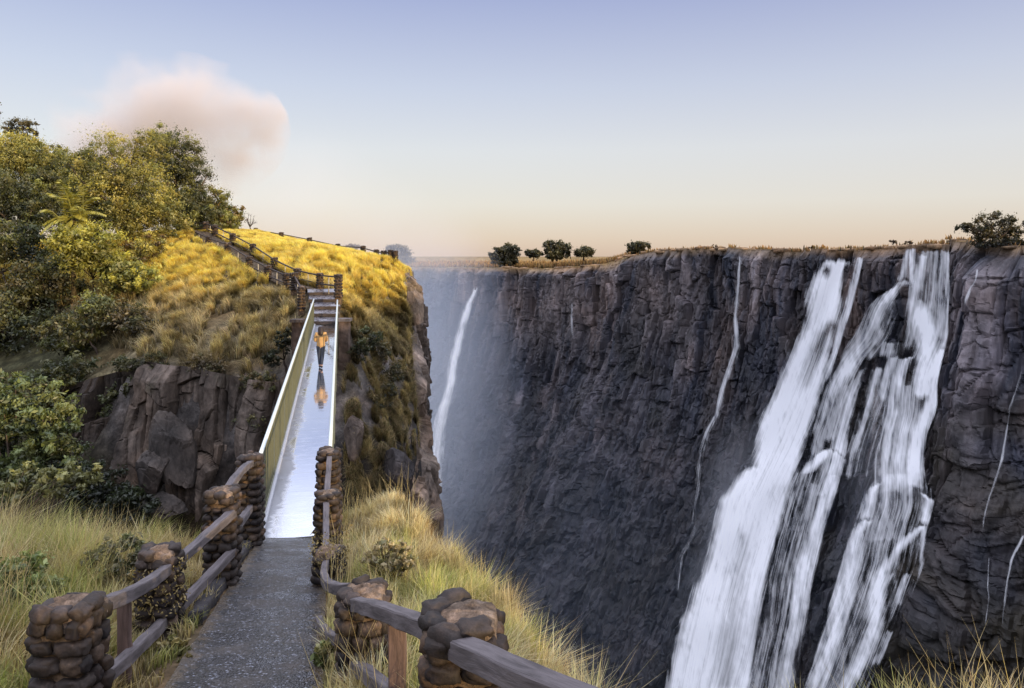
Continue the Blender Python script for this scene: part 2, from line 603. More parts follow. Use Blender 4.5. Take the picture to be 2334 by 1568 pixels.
# ------------------------------------------------------------------ island hill across the footbridge
FR = [(770.9, 626, 44.2), (728.9, 623, 48.5), (677, 612, 51.5), (625, 588, 55.5), (576, 556, 60), (530, 532, 64.5), (489.5, 513, 69), (468.5, 506, 71.5), (428, 504, 76)]
FL = [(687, 653, 45), (670, 622, 47.2), (653, 623, 49.5), (610, 605, 52.5), (568, 584, 56), (519, 553.5, 60.5), (475.5, 539, 65), (433.5, 520, 71)]
FC = [(583, 520, 84), (640.7, 529.6, 80), (705, 542, 78), (769.5, 556, 76), (827, 560.4, 71), (857.7, 569, 68.5), (874.5, 571.6, 67.2), (890, 570, 66.4), (901, 571.6, 66.2)]
CR_TOP = [(800, 1035, 39.6), (850, 1045, 40.4), (905, 1010, 43.5), (938, 950, 47.5), (935, 880, 51), (930, 790, 55), (922, 700, 60), (914, 612, 66)]
LF_TOP = [(120, 890, 47.5), (200, 860, 46.8), (300, 832, 45.4), (340, 814, 44.8), (450, 826, 43.8), (560, 850, 43.1), (640, 860, 42.6), (705, 800, 42.5)]
ctrl = [(430, 520, 70), (520, 525, 77), (600, 532, 82), (640, 541, 80), (705, 554, 78), (770, 568, 76), (830, 585, 72), (890, 602, 66.5),
        (350, 612, 60), (300, 600, 63), (450, 610, 59), (550, 640, 54.5), (640, 680, 50), (400, 560, 66), (350, 690, 54), (500, 710, 50.5), (620, 740, 47), (680, 745, 44),
        (350, 780, 48), (450, 790, 46), (560, 810, 44.6), (650, 800, 43.6),
        (790, 690, 47), (850, 640, 58), (900, 680, 58), (785, 740, 43.6), (850, 760, 47), (900, 790, 51), (800, 850, 41.8), (880, 880, 46), (800, 960, 40.4), (900, 960, 44.8), (850, 980, 41.4),
        (290, 545, 70), (150, 560, 72), (0, 560, 74), (-150, 560, 76), (200, 650, 60), (100, 650, 62), (0, 650, 63), (-150, 650, 64), (200, 760, 53), (100, 780, 54), (0, 800, 55), (-200, 800, 55),
        (240, 840, 48.5), (100, 860, 50), (0, 880, 50), (-200, 880, 50),
        (200, 1000, 45.2), (100, 1020, 46), (0, 1050, 46), (250, 1150, 41), (100, 1200, 40), (-200, 1100, 42)]
pts = [at(*p) for p in ctrl] + [at(*p) for p in CR_TOP] + [at(*p) for p in LF_TOP]
pts += [at(*p) - A(0, 0, 1.05) for p in FR[1:]] + [at(*p) - A(0, 0, 1.05) for p in FL[2:]] + [at(*p) - A(0, 0, .9) for p in FC]
# foot of the left rock face and the ravine below the bridge
pts += [at(u, 1150, y) for u, y in ((320, 42.5), (450, 41.4), (560, 40.6), (640, 40.2), (700, 39.6))]
pts += [A(-9, 38.6, -14.5), A(-6, 38, -14), A(-5, 31, -24), A(-12, 31, -16.5), A(-20, 31, -15), A(-35, 31, -13), A(-60, 31, -9), A(-5, 22, -22), A(-12, 22, -15.5), A(-20, 22, -13), A(-35, 22, -10),
        A(-60, 22, -8), A(-8, 16, -13), A(-18, 16, -10), A(-35, 15, -8), A(-60, 15, -6), A(-70, 45, -9), A(-70, 60, -2), A(-70, 80, 1), A(-40, 90, 2), A(-22, 95, 1), A(-12, 92, -2), A(-30, 112, -2), A(-70, 112, 0), A(-14, 110, -10)]
pts = np.array(pts)


def rbf_fit(P, lam=.02):
    n = len(P)
    r = np.linalg.norm(P[:, None, :2] - P[None, :, :2], axis=2)
    Am = np.zeros((n + 3, n + 3))
    Am[:n, :n] = -r - 0 + np.eye(n) * lam
    Am[:n, n] = 1
    Am[:n, n + 1:] = P[:, :2]
    Am[n:, :n] = Am[:n, n:].T
    w = np.linalg.solve(Am, np.r_[P[:, 2], 0, 0, 0])
    return P[:, :2].copy(), w


RB = rbf_fit(pts)
XE_Y = A(14, 30, 38, 40.4, 43.5, 47.5, 51, 55, 60, 66, 72, 80, 112)
XE_X = A(-3, -4, -5.2, -7.0, -6.4, -6.1, -6.7, -7.4, -8.3, -9.5, -10.2, -11, -14)


def hill_z(x, y, rough=True):
    x = np.asarray(x, float)
    y = np.asarray(y, float)
    X, w = RB
    z = np.zeros(len(x))
    for a in range(0, len(x), 20000):
        b = slice(a, a + 20000)
        r = np.sqrt((x[b, None] - X[None, :, 0]) ** 2 + (y[b, None] - X[None, :, 1]) ** 2)
        z[b] = -r @ w[:-3] + w[-3] + w[-2] * x[b] + w[-1] * y[b]
    if rough:
        q = np.c_[x / 3.2, y / 3.2, x * 0]
        z += .30 * fbm(q, 4, 130)
    xe = np.interp(y, XE_Y, XE_X)
    z -= np.clip(x - xe, 0, 99) * 9
    return np.maximum(z, -104)


hx = np.arange(-76, 0.01, .3)
hy = np.arange(12.5, 112, .3)
GX, GY = np.meshgrid(hx, hy)
HZ = hill_z(GX.ravel(), GY.ravel()).reshape(GX.shape)


def hz(x, y):
    """height of the finished hill surface"""
    fx = np.clip((np.asarray(x) - hx[0]) / .3, 0, len(hx) - 1.001)
    fy = np.clip((np.asarray(y) - hy[0]) / .3, 0, len(hy) - 1.001)
    i, j = fx.astype(int), fy.astype(int)
    a, b = fx - i, fy - j
    return HZ[j, i] * (1 - a) * (1 - b) + HZ[j, i + 1] * a * (1 - b) + HZ[j + 1, i] * (1 - a) * b + HZ[j + 1, i + 1] * a * b


gzy, gzx = np.gradient(HZ, .3)
slope = np.sqrt(gzx ** 2 + gzy ** 2).ravel()
HV = np.c_[GX.ravel(), GY.ravel(), HZ.ravel()]
hn = fbm(HV / A(4, 4, 4), 4, 140)
soil = A(.13, .105, .06) * (1 + .6 * hn)[:, None]
rockc = A(.13, .115, .105) * (1 + .7 * hn)[:, None]
wr = np.clip((slope - 1.3) / .9, 0, 1)[:, None]
dark = np.clip((-HV[:, 2] - 7.5) / 4, 0, 1)[:, None] * .82  # ravine shade put into the colour, deeper towards the bottom
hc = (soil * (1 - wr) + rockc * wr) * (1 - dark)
# left flank darkened towards olive, its shade put into the soil colour
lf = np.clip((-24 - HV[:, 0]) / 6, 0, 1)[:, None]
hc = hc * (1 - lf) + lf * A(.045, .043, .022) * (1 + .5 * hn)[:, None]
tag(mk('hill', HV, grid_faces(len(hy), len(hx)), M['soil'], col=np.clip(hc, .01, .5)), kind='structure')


def curtain(name, top, depth, nrow, ncol, slope_f, seed, blk, amp, colfn):
    """rock wall hanging from a surveyed top edge (kept a little below the turf), bulging out as it goes down"""
    T = resamp(np.asarray(top), ncol)
    s = np.r_[0, np.cumsum(np.linalg.norm(np.diff(T[:, :2], axis=0), axis=1))]
    t = np.gradient(T[:, :2], axis=0)
    kk = 15
    t = np.stack([np.convolve(np.pad(t[:, i], kk // 2, 'edge'), np.ones(kk) / kk, 'valid') for i in (0, 1)], 1)
    t /= np.linalg.norm(t, axis=1)[:, None]
    n = np.stack([t[:, 1], -t[:, 0]], 1)
    d = depth * np.linspace(0, 1, nrow) ** 1.5
    sg, dg = np.meshgrid(s, d)
    sv, dv = sg.ravel(), dg.ravel()
    wv = .5 * perlin(np.c_[sv / 2, dv / 3, sv * 0], seed)
    q = lambda a, b, c: np.c_[(sv + wv) / a, (dv + wv) / b, sv * 0 + c]
    b1, g1 = rcell(sv + wv * .6, dv, blk[0], blk[1], seed + 1, blk[2])
    b2, g2 = rcell(sv + wv, dv, blk[0] * .42, blk[1] * .38, seed + 2, blk[2])
    dsp = amp * ((b1 - .45) * 1.2 + (b2 - .5) * .45 - .35 * np.clip(.10 - g1, 0, .10) / .10 - .12 * np.clip(.05 - g2, 0, .05) / .05)
    dsp += .5 * amp * fbm(q(3, 5, 2), 3, seed + 3) + .10 * amp * fbm(q(.35, .6, 2), 4, seed + 5)
    dsp += slope_f(dv) + .1
    dsp *= np.clip(.25 + dv / 1.2, .25, 1)
    ng = np.repeat(n[None], nrow, 0).reshape(-1, 2)
    V = np.c_[np.tile(T[:, :2], (nrow, 1)) + ng * dsp[:, None], np.tile(T[:, 2] - .15, nrow) - dv]
    c = colfn(sv, dv, V, b1, b2)
    return mk(name, V, grid_faces(nrow, ncol), M['rock'], col=np.clip(c, .01, .6), smooth=False)


def col_left(s, d, V, b1, b2):
    n = fbm(V / 2.0, 4, 150)
    st = fbm(np.c_[s / .5, d / 6, s * 0], 4, 151)
    c = A(.088, .067, .052) * (1 + 1.0 * n + .7 * (b1 - .5))[:, None]
    c += A(.085, .068, .055) * np.clip(st * 2.0, 0, 1)[:, None]
    c = c + (A(.045, .046, .02) - c) * np.clip(n * 3 - .9, 0, .8)[:, None]
    c *= np.clip(1.2 - d / 13, .3, 1)[:, None] * np.clip(.35 + (V[:, 0] + 24.5) / 4, .35, 1)[:, None]  # shade of the cleft put into the rock colour, darker down and leftward
    return c


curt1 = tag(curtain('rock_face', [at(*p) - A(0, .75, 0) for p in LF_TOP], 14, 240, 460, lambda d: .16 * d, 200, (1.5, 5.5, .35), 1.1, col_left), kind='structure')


def col_right(s, d, V, b1, b2):
    n = fbm(V / 2.0, 4, 160)
    c = A(.115, .088, .068) * (1 + .9 * n + .6 * (b1 - .5) + .4 * (b2 - .5))[:, None]
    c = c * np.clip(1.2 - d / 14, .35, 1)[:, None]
    return c + (A(.10, .08, .03) - c) * np.clip(n * 2 - .6, 0, .7)[:, None]


top_r = [at(*p) for p in CR_TOP] + [A(-10.3, 74, -1.5), A(-12, 90, -3)]
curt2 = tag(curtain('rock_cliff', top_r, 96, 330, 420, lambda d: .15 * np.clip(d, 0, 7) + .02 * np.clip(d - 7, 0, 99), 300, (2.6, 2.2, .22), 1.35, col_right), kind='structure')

# ------------------------------------------------------------------ near promontory
def xc(y):
    return -.715 - .241 * np.asarray(y, float)


def zp(y):
    return -2.12 - .225 * np.clip(y, 0, 14.4)


LY = A(-8, 0, 3, 4.6, 5.4, 6.2, 7, 8.5, 10, 12, 14, 15.2, 18)
LX = A(6, 5.2, 4.6, 4.0, 3.4, 1.6, .95, .35, 0, -.95, -1.9, -2.4, -3)
LZ = A(-2.6, -2.8, -3.3, -3.9, -4.1, -4.5, -4.65, -4.8, -4.9, -5.05, -4.7, -4.95, -6)


def zn(x, y, rough=True):
    x, y = np.asarray(x, float), np.asarray(y, float)
    a = x - xc(y)
    p = zp(y)
    xl, zl = np.interp(y, LY, LX), np.interp(y, LY, LZ)
    f = np.clip((a - .72) / np.maximum(xl - xc(y) - .72, .3), 0, 1)
    r = p + (zl - p) * f ** .8
    r = r + .66 * np.exp(-((x - 3.1) / .75) ** 2 - ((y - 5.0) / .6) ** 2)
    over = np.clip(x - xl, 0, 50)
    r = r - over * 2.2 - over ** 2 * 1.2
    lft = np.clip(-a - .72, 0, 99)
    l = p - .10 * np.clip(lft / .3, 0, 1) - .045 * lft - .25 * np.clip(lft - 7, 0, 99)
    yl = 12.6 - .05 * lft
    ov = np.clip(y - yl, 0, 30) * np.clip(lft / 1.5, 0, 1)
    l = l - ov * 1.7 - ov ** 2 * .15
    z = np.where(a > 0, r, l)
    z = z - np.clip(y - 14.9, 0, 30) * 3.0
    if rough:
        m = np.clip((np.abs(a) - .7) / .5, 0, 1)
        z = z + m * .13 * fbm(np.c_[x / 1.1, y / 1.1, x * 0], 4, 170)
        z = z - (1 - m) * .03
    return np.maximum(z, -60)


nx = np.arange(-17, 8, .1)
ny = np.arange(-8, 18, .1)
NX, NY = np.meshgrid(nx, ny)
NV = np.c_[NX.ravel(), NY.ravel(), zn(NX.ravel(), NY.ravel())]
nn = fbm(NV / 1.3, 4, 180)
nc_ = A(.14, .105, .062) * (1 + .7 * nn)[:, None]
tag(mk('slope_ground', NV, grid_faces(len(ny), len(nx)), M['soil'], col=np.clip(nc_, .01, .5)), kind='structure')


def path_mat():
    m, nt = new_mat('wet_aggregate_paving')
    N = NT(nt)
    o = N.n('ShaderNodeTexCoord').outputs['Object']
    vo = N.n('ShaderNodeTexVoronoi', {'Vector': o, 'Scale': 44.0})
    pat = N.noise(o, 2.2, 5, .6)
    n2 = N.noise(o, 160, 3, .6)
    r = N.n('ShaderNodeSeparateColor', {0: vo.outputs['Color']}).outputs[0]
    peb = N.ramp(r, [(.1, (.018, .016, .017)), (.55, (.048, .044, .046)), (.86, (.085, .08, .088)), (.955, (.30, .31, .36))])  # brightest bluish specks are wet glints put into the pebble colour
    gap = N.ramp(vo.outputs['Distance'], [(.35, (1, 1, 1)), (.62, (.3, .29, .28))])
    c = N.mix(1.0, peb, gap, 'MULTIPLY')
    c = N.mix(N.ramp(pat, [(.5, (0, 0, 0)), (.72, (.6, .6, .6))]), c, (.075, .056, .042))
    uvn = N.n('ShaderNodeTexCoord').outputs['UV']
    ax = N.math('ABSOLUTE', N.n('ShaderNodeSeparateXYZ', {0: uvn}).outputs[0])
    en = N.noise(uvn, 5.5, 5, .65)
    dirt = N.math('MULTIPLY', N.math('SUBTRACT', N.math('ADD', ax, N.math('MULTIPLY', N.math('SUBTRACT', en, .5), .55)), .50), 9.0, clamp=True)
    c = N.mix(N.math('MULTIPLY', dirt, .85), c, N.mix(n2, (.05, .035, .022), (.17, .12, .07)))
    crk = N.n('ShaderNodeTexVoronoi', {'Vector': N.n('ShaderNodeVectorMath', {0: uvn, 1: N.n('ShaderNodeTexNoise', {'Vector': uvn, 'Scale': 3.0}).outputs[1]}, operation='ADD').outputs[0], 'Scale': .9}, feature='DISTANCE_TO_EDGE').outputs['Distance']
    c = N.mix(N.math('MULTIPLY', N.math('LESS_THAN', crk, .008), .7), c, (.012, .011, .01))
    wet = N.ramp(pat, [(.38, (.13, .13, .13)), (.62, (.42, .42, .42))])
    b = N.n('ShaderNodeBsdfPrincipled', {'Base Color': c, 'Roughness': wet, 'Specular IOR Level': .55,
                                         'Normal': N.bump(N.math('ADD', N.math('MULTIPLY', vo.outputs['Distance'], -1.0), N.math('MULTIPLY', n2, .2)), .1e1, .022)})
    N.out(b.outputs[0])
    return m


py = np.linspace(-3, 14.02, 150)
pa = np.linspace(-.64, .64, 15)
PY, PA = np.meshgrid(py, pa, indexing='ij')
edge = .03 * fbm(np.c_[PY.ravel() * 3, np.sign(PA.ravel()) * 4, PA.ravel() * 0], 3, 7) * (np.abs(PA.ravel()) > .6)
PVv = np.c_[xc(PY.ravel()) + PA.ravel() + edge, PY.ravel(), zp(PY.ravel()) + .012 * perlin(np.c_[PY.ravel() * 1.3, PA.ravel() * 2, PA.ravel() * 0], 5)]
tag(mk('path', PVv, grid_faces(150, 15), path_mat(), uv=np.c_[PA.ravel(), PY.ravel()]), kind='structure')
# ------------------------------------------------------------------ stone pillars and timber fences
def pillar_parts(w, h, seed, sub=2, sc=1.0):
    """(stonework Acc, mortar Acc, cap Acc) of one cobble pillar standing on the origin"""
    r = np.random.default_rng(seed)
    st, mo, cp = Acc(), Acc(), Acc()
    IV, IF = ico(sub)

    def stone(c, rad, ang, col, tilt=.15):
        q = IV * 1.4 + r.uniform(0, 50, 3)
        k = 1 + .42 * perlin(q, 5) + .18 * perlin(q * 2.6, 6) + .07 * perlin(q * 6, 7)
        V = IV * k[:, None]
        V = np.sign(V) * np.abs(V) ** .70
        V = V * rad
        tx_ = r.normal(0, tilt)
        V = V @ np.array([[1, 0, 0], [0, math.cos(tx_), -math.sin(tx_)], [0, math.sin(tx_), math.cos(tx_)]])
        ca, sa = math.cos(ang), math.sin(ang)
        V = V @ np.array([[ca, sa, 0], [-sa, ca, 0], [0, 0, 1]])
        top = np.clip((V[:, 2:] / rad[2]), -1, 1)
        st.add(V + c, IF, col=np.clip(col * (1 + .25 * top), .01, .6))
    ch = .125 * sc
    n = max(3, int(round(h / ch)))
    ch = h / n
    for i in range(n):
        zc = (i + .5) * ch
        tw = w * (1.05 - .07 * i / n)
        for sd in range(4):
            m = 2 if r.random() < .6 else 3
            ws = r.uniform(.8, 1.25, m)
            ws = ws / ws.sum() * tw
            x0 = -tw / 2
            for ww in ws:
                cxx = x0 + ww / 2
                x0 += ww
                depth = tw / 2 - .035 * sc + r.uniform(-.015, .012) * sc
                lx, ly = cxx, -depth
                a = sd * math.pi / 2
                c = A(lx * math.cos(a) - ly * math.sin(a), lx * math.sin(a) + ly * math.cos(a), zc + r.uniform(-.012, .012))
                g = r.uniform(.5, 1.25)
                col = A(.028, .019, .014) * g if r.random() < .8 else A(.065, .042, .027) * g
                stone(c, A(ww * r.uniform(.44, .53), .075 * sc, ch * .50 * r.uniform(.72, 1.08)), a + r.normal(0, .1), col)
    # cap: a mound of mortar with stones set round its edge
    m = 10
    gx_, gy_ = np.meshgrid(np.linspace(-1, 1, m * 2), np.linspace(-1, 1, m * 2))
    x, y = gx_.ravel(), gy_.ravel()
    rr = (np.abs(x) ** 3.4 + np.abs(y) ** 3.4) ** (1 / 3.4)
    zz = h - .02 + .085 * sc * np.sqrt(np.clip(1 - rr ** 2 * .8, 0, 1))
    q = np.c_[x * 3, y * 3, x * 0 + seed]
    zz += .018 * fbm(q, 3, 8) * 2
    k = 1 + .08 * perlin(q, 9)
    wv = w * .50
    V = np.c_[x * wv * k, y * wv * k, np.where(rr > 1.0, h - .09 * sc, zz)]
    cp.add(V, None, grid_faces(m * 2, m * 2), col=A(.16, .12, .09) * (1 + .35 * fbm(q * 2, 3, 12))[:, None])
    for a in np.arange(8) / 8 * 2 * math.pi + r.uniform(0, .5):
        if r.random() < .22:
            continue
        c = A(math.cos(a), math.sin(a), 0)
        c = c / max(abs(c[0]), abs(c[1])) * (w * .40)
        c[2] = h + r.uniform(-.01, .035)
        g = r.uniform(.55, 1.2)
        stone(c, A(r.uniform(.07, .125), .075, r.uniform(.045, .08)) * sc * (w / .42), a + math.pi / 2 + r.normal(0, .3), A(.036, .026, .021) * g, .25)
    # mortar core
    nz = n * 3
    ang = np.linspace(0, 2 * np.pi, 33)[:-1]
    cx_, sx_ = np.cos(ang), np.sin(ang)
    rr = 1 / (np.abs(cx_) ** 5 + np.abs(sx_) ** 5) ** .2
    zz = np.linspace(-.3, h, nz)
    V = np.stack([np.tile(cx_ * rr, nz), np.tile(sx_ * rr, nz), np.repeat(zz, 32)], 1)
    wz = (w * .445) * (1.05 - .07 * np.repeat(np.clip(zz / h, 0, 1), 32))
    kk = 1 + .07 * fbm(np.c_[V[:, :2] * 2.5, V[:, 2:] * 9 + seed], 3, 14)
    V[:, :2] *= (wz * kk)[:, None]
    Q = [(i * 32 + j, i * 32 + (j + 1) % 32, (i + 1) * 32 + (j + 1) % 32, (i + 1) * 32 + j) for i in range(nz - 1) for j in range(32)]
    mo.add(V, None, Q, col=A(.105, .072, .046) * (1 + .4 * fbm(V * 9, 2, 15))[:, None])
    return st, mo, cp


def place_pillar(fence, x, y, zb, zt, w, seed, sub=2, sc=1.0):
    st, mo, cp = pillar_parts(w * .82, zt - zb - .11, seed, sub, sc)
    org = A(x, y, zb)
    root = mo.build('pillar', M['mortar'])
    root.parent = fence
    root.location = org - ORG[fence.name]
    for nm, ac, mt in (('stonework', st, M['cobble']), ('cap', cp, M['mortar'])):
        o = ac.build(nm, mt)
        o.parent = root
    return root


def rail_part(fence, p0, p1, w, h, name='rail', bow=None, seed=0, mat=None, seg=10, jit=.006):
    V, T, Q, uv = beam(p0, p1, w, h, bow, seed, seg, jit)
    return mk(name, V, [T, Q], mat or M['wood'], fence, uv=uv, smooth=False)


def moss_part(p, root_pillar, zr, n, seed, w):
    """dry hanging plants rooted in a pillar"""
    r = np.random.default_rng(seed)
    ac = Acc()
    C = np.c_[r.uniform(-w / 2, w / 2, n), -w * .5 + r.normal(-.02, .02, n), r.uniform(zr[0], zr[1], n)]
    sd = r.random(n) < .4
    C[sd] = np.c_[w * .5 + r.normal(.02, .02, sd.sum()), r.uniform(-w / 2, w / 2, sd.sum()), C[sd, 2]]
    dr = r.normal(size=(n, 3)) * (1, 1, .7) + (0, -.3, -.8)
    dr /= np.linalg.norm(dr, axis=1)[:, None]
    s = np.cross(dr, r.normal(size=(n, 3)))
    s /= np.linalg.norm(s, axis=1)[:, None]
    L = r.uniform(.02, .055, n)[:, None]
    V = np.stack([C, C + dr * L * .5 + s * L * .22, C + dr * L, C + dr * L * .5 - s * L * .22], 1).reshape(-1, 3)
    cc = np.repeat(A(.34, .25, .09) * r.uniform(.4, 1.3, n)[:, None], 4, 0)
    ac.add(V, None, np.arange(4 * n).reshape(-1, 4), col=cc)
    o = ac.build('dry_plant', M['leaf'])
    o.parent = root_pillar
    tag(o, label='dry yellowish plant hanging from the stones')
    o['kind'] = 'stuff'
    return o


# left near fence
LP = [(160, 1352, 5.35, .44), (364, 1238, 7.95, .43), (507, 1104, 10.0, .44), (570, 1030, 13.2, .46)]
f = empty('stone_fence', A(-3.3, 7.5, float(zp(7.5))))
tag(f, 'cobble pillars and weathered beams along the left side of the near paved path', 'fence', 'cobble pillar fences')
for i, (u, v, y, w) in enumerate(LP):
    p = at(u, v, y)
    rt = place_pillar(f, p[0], y, float(zp(y)) - .25, p[2], w, 40 + i, 3 if i < 2 else 2)
    if i == 1:
        moss_part(p, rt, (.45, .95), 420, 5, w)
for i, (a, b, bw) in enumerate([(at(228, 1380, 5.45), at(380, 1298, 7.8), -.04), (at(404, 1282, 8.0), at(530, 1168, 9.9), .0), (at(520, 1114, 10.1), at(573, 1056, 13.1), .05),
                                (at(228, 1552, 5.45), at(372, 1418, 7.8), -.02), (at(398, 1394, 8.0), at(530, 1258, 9.9), 0), (at(538, 1204, 10.2), at(571, 1156, 13.1), 0)]):
    rail_part(f, a, b, .10, .105, seed=i, bow=A(0, 0, bw))
p = at(284, 1352, 6.45)
rail_part(f, A(p[0], p[1], float(zp(6.4)) - .55), A(p[0], p[1], p[2] - .03), .10, .075, 'support_post', seed=9, mat=M['post'])

# right near fence
RP = [(1056, 1368, 3.95, .46), (829, 1326, 6.25, .44), (752, 1238, 9.9, .43), (748, 1112, 11.9, .42), (749, 1018, 13.6, .43)]
f = empty('stone_fence', A(-1.2, 6.2, float(zp(6.2))))
tag(f, 'curving cobble pillar fence with thick grey beams on the right of the near path', 'fence', 'cobble pillar fences')
for i, (u, v, y, w) in enumerate(RP):
    p = at(u, v, y)
    rt = place_pillar(f, p[0], y, min(float(zp(y)), float(zn([p[0]], [y], False)[0])) - .2, p[2], w, 60 + i, 3 if i < 2 else 2)
    if i == 2:
        moss_part(p, rt, (.5, 1.0), 420, 6, w)
e6 = at(1330, 1607, 2.75)
for i, (a, b, bw, w, h) in enumerate([
        (at(1040, 1474, 3.78), at(1560, 1712, 2.35), None, .12, .105), (at(812, 1378, 6.08), at(985, 1437, 4.08), A(.0, 0, .015), .10, .105),
        (at(744, 1284, 9.75), at(806, 1342, 6.4), A(-.12, 0, -.10), .085, .10), (at(743, 1146, 11.8), at(743, 1256, 10.0), None, .09, .09), (at(751, 1040, 13.5), at(745, 1124, 12.0), None, .09, .09),
        (at(808, 1520, 6.08), at(985, 1690, 4.08), A(0, 0, .05), .095, .10), (at(738, 1372, 9.75), at(775, 1462, 6.4), A(-.12, 0, -.05), .085, .09)]):
    rail_part(f, a, b, w, h, seed=20 + i, bow=bw)
p = at(905, 1408, 4.95)
rail_part(f, A(p[0], p[1], float(zp(4.9)) - .5), A(p[0], p[1], p[2] - .03), .11, .08, 'support_post', seed=31, mat=M['post'])

# fences on the hill: a few pillar shapes, placed by hand along the stairs
PROTO = []
for i in range(4):
    st, mo, cp = pillar_parts(.40, 1.05, 200 + i, 1, 1.25)
    PROTO.append((mo.build('pillar', M['mortar']), st.build('stonework', M['cobble']), cp.build('cap', M['mortar'])))
used_proto = set()


def hill_pillar(fence, x, y, zt, idx, ws=1.0, hs=1.0):
    i = idx % 4
    pm, ps, pc_ = PROTO[i]
    if i in used_proto:
        pm, ps, pc_ = pm.copy(), ps.copy(), pc_.copy()
        for o in (pm, ps, pc_):
            COL.objects.link(o)
    used_proto.add(i)
    pm.parent = fence
    pm.location = A(x, y, zt - 1.11 * hs) - ORG[fence.name]
    pm.scale = (ws, ws, hs)
    pm.rotation_euler = (0, 0, (idx * 1.7) % 1.5)
    ps.parent = pm
    pc_.parent = pm


def hill_fence(name, label, pts_, rails, start, posts=True, hs=1.0):
    P = [at(*q) for q in pts_]
    mid = P[len(P) // 2]
    f_ = empty(name, A(mid[0], mid[1], mid[2] - 1.1))
    tag(f_, label, 'fence', 'cobble pillar fences')
    for i, q in enumerate(P):
        hill_pillar(f_, q[0], q[1], q[2], start + i, 1.0, hs * (1.25 if (i == 0 and posts) else 1.0))
    for i in range(len(P) - 1):
        for dz in rails:
            a, b = P[i] - A(0, 0, dz), P[i + 1] - A(0, 0, dz)
            rail_part(f_, a, b, .09, .09, seed=i * 3 + start, mat=M['darkwood'], seg=4)
        if posts:
            m_ = (P[i] + P[i + 1]) / 2
            V, T, Q = tube([m_ - A(0, 0, 1.25), m_ - A(0, 0, rails[0] - .02)], .035, 6)
            mk('support_post', V, [T, Q], M['wire'], f_)
    return f_


hill_fence('stone_fence', 'upper of the two pillar fences climbing the golden hill, beyond the stairs', FR, (.14, .68), 0)
hill_fence('stone_fence', 'lower of the two pillar fences climbing the golden hill, before the stairs', FL, (.16, .70), 2)
hill_fence('stone_fence', 'pillar tops with one thin rail along the crest of the hill', FC, (.2,), 1, False, 1.0)

# ------------------------------------------------------------------ footbridge
B0, B1 = A(-4.09, 14.0, -5.27), A(-10.56, 42.3, -3.86)
bl_ = np.linalg.norm(B1 - B0)
bt = (B1 - B0) / bl_
bs = np.cross(bt, A(0, 0, 1))
bs /= np.linalg.norm(bs)
bu = np.cross(bs, bt)


def bp(s, a, h):
    return B0 + bt * s + bs * a + bu * h


bridge = tag(empty('footbridge', (B0 + B1) / 2), 'narrow wet footbridge with tall barred railings crossing to the golden hill', 'bridge')


def deck_mat():
    m, nt = new_mat('wet_deck')
    N = NT(nt)
    uv = N.n('ShaderNodeTexCoord').outputs['UV']
    xy = N.n('ShaderNodeSeparateXYZ', {0: uv})
    a, s = xy.outputs[0], xy.outputs[1]                                   # across (m from the left edge), along
    n1 = N.noise(N.scaled(uv, (1.6, 5.0, 1)), 1.0, 6, .68)
    n2 = N.noise(N.scaled(uv, (.6, .35, 1)), 1.0, 3, .5)
    n3 = N.noise(uv, 38, 4, .6)
    lim = N.math('ADD', N.math('MULTIPLY', N.math('SUBTRACT', n1, .5), .75), N.math('ADD', N.math('MULTIPLY', N.math('SUBTRACT', n2, .42), 1.3), .23))
    d = N.math('MULTIPLY', N.math('SUBTRACT', lim, a), 7.0, clamp=True)     # damp algae along the left kerb
    gl = N.math('MULTIPLY', N.math('SUBTRACT', 3.2, s), .4, clamp=True)     # drier, rougher first metres
    jf = N.math('FRACT', N.math('DIVIDE', s, 1.22))
    joint = N.math('LESS_THAN', jf, .012)
    dark = N.math('MAXIMUM', N.math('MULTIPLY', d, .85), N.math('MULTIPLY', joint, .35))
    c = N.mix(N.math('MAXIMUM', dark, N.math('MULTIPLY', gl, .2)), (.66, .67, .70), (.05, .046, .05))
    c = N.mix(1.0, c, N.ramp(n3, [(.3, (.8, .8, .8)), (.7, (1, 1, 1))]), 'MULTIPLY')
    rough = N.math('ADD', N.math('MULTIPLY', dark, .3), N.math('ADD', N.math('ADD', .035, N.math('MULTIPLY', N.ramp(n1, [(.45, (0, 0, 0)), (.62, (1, 1, 1))]), .10)), N.math('MULTIPLY', gl, .20)))
    nb = N.bump(N.math('MULTIPLY', n3, N.math('ADD', N.math('MULTIPLY', N.ramp(n1, [(.48, (0, 0, 0)), (.65, (1, 1, 1))]), .35), N.math('ADD', dark, gl))), .2, .006)
    dif = N.n('ShaderNodeBsdfDiffuse', {'Color': c}).outputs[0]
    glo = N.n('ShaderNodeBsdfGlossy', {'Color': (.96, .97, 1, 1), 'Roughness': rough, 'Normal': nb}).outputs[0]
    fr = N.n('ShaderNodeFresnel', {'IOR': 1.6}).outputs[0]
    film = N.math('MULTIPLY', N.math('ADD', N.math('MULTIPLY', fr, 1.2), .55, clamp=True), N.math('SUBTRACT', 1.0, N.math('MULTIPLY', dark, .80)))
    N.out(N.n('ShaderNodeMixShader', {0: film, 1: dif, 2: glo}).outputs[0])
    return m


# deck slab
ns = 60
sv = np.linspace(0, bl_, ns)
top = np.array([[bp(s, a, 0) for a in np.linspace(-.62, .62, 9)] for s in sv]).reshape(-1, 3)
uvd = np.array([[(a + .62, s) for a in np.linspace(-.62, .62, 9)] for s in sv]).reshape(-1, 2)
mk('deck', top, grid_faces(ns, 9), deck_mat(), bridge, uv=uvd)
ac = Acc()


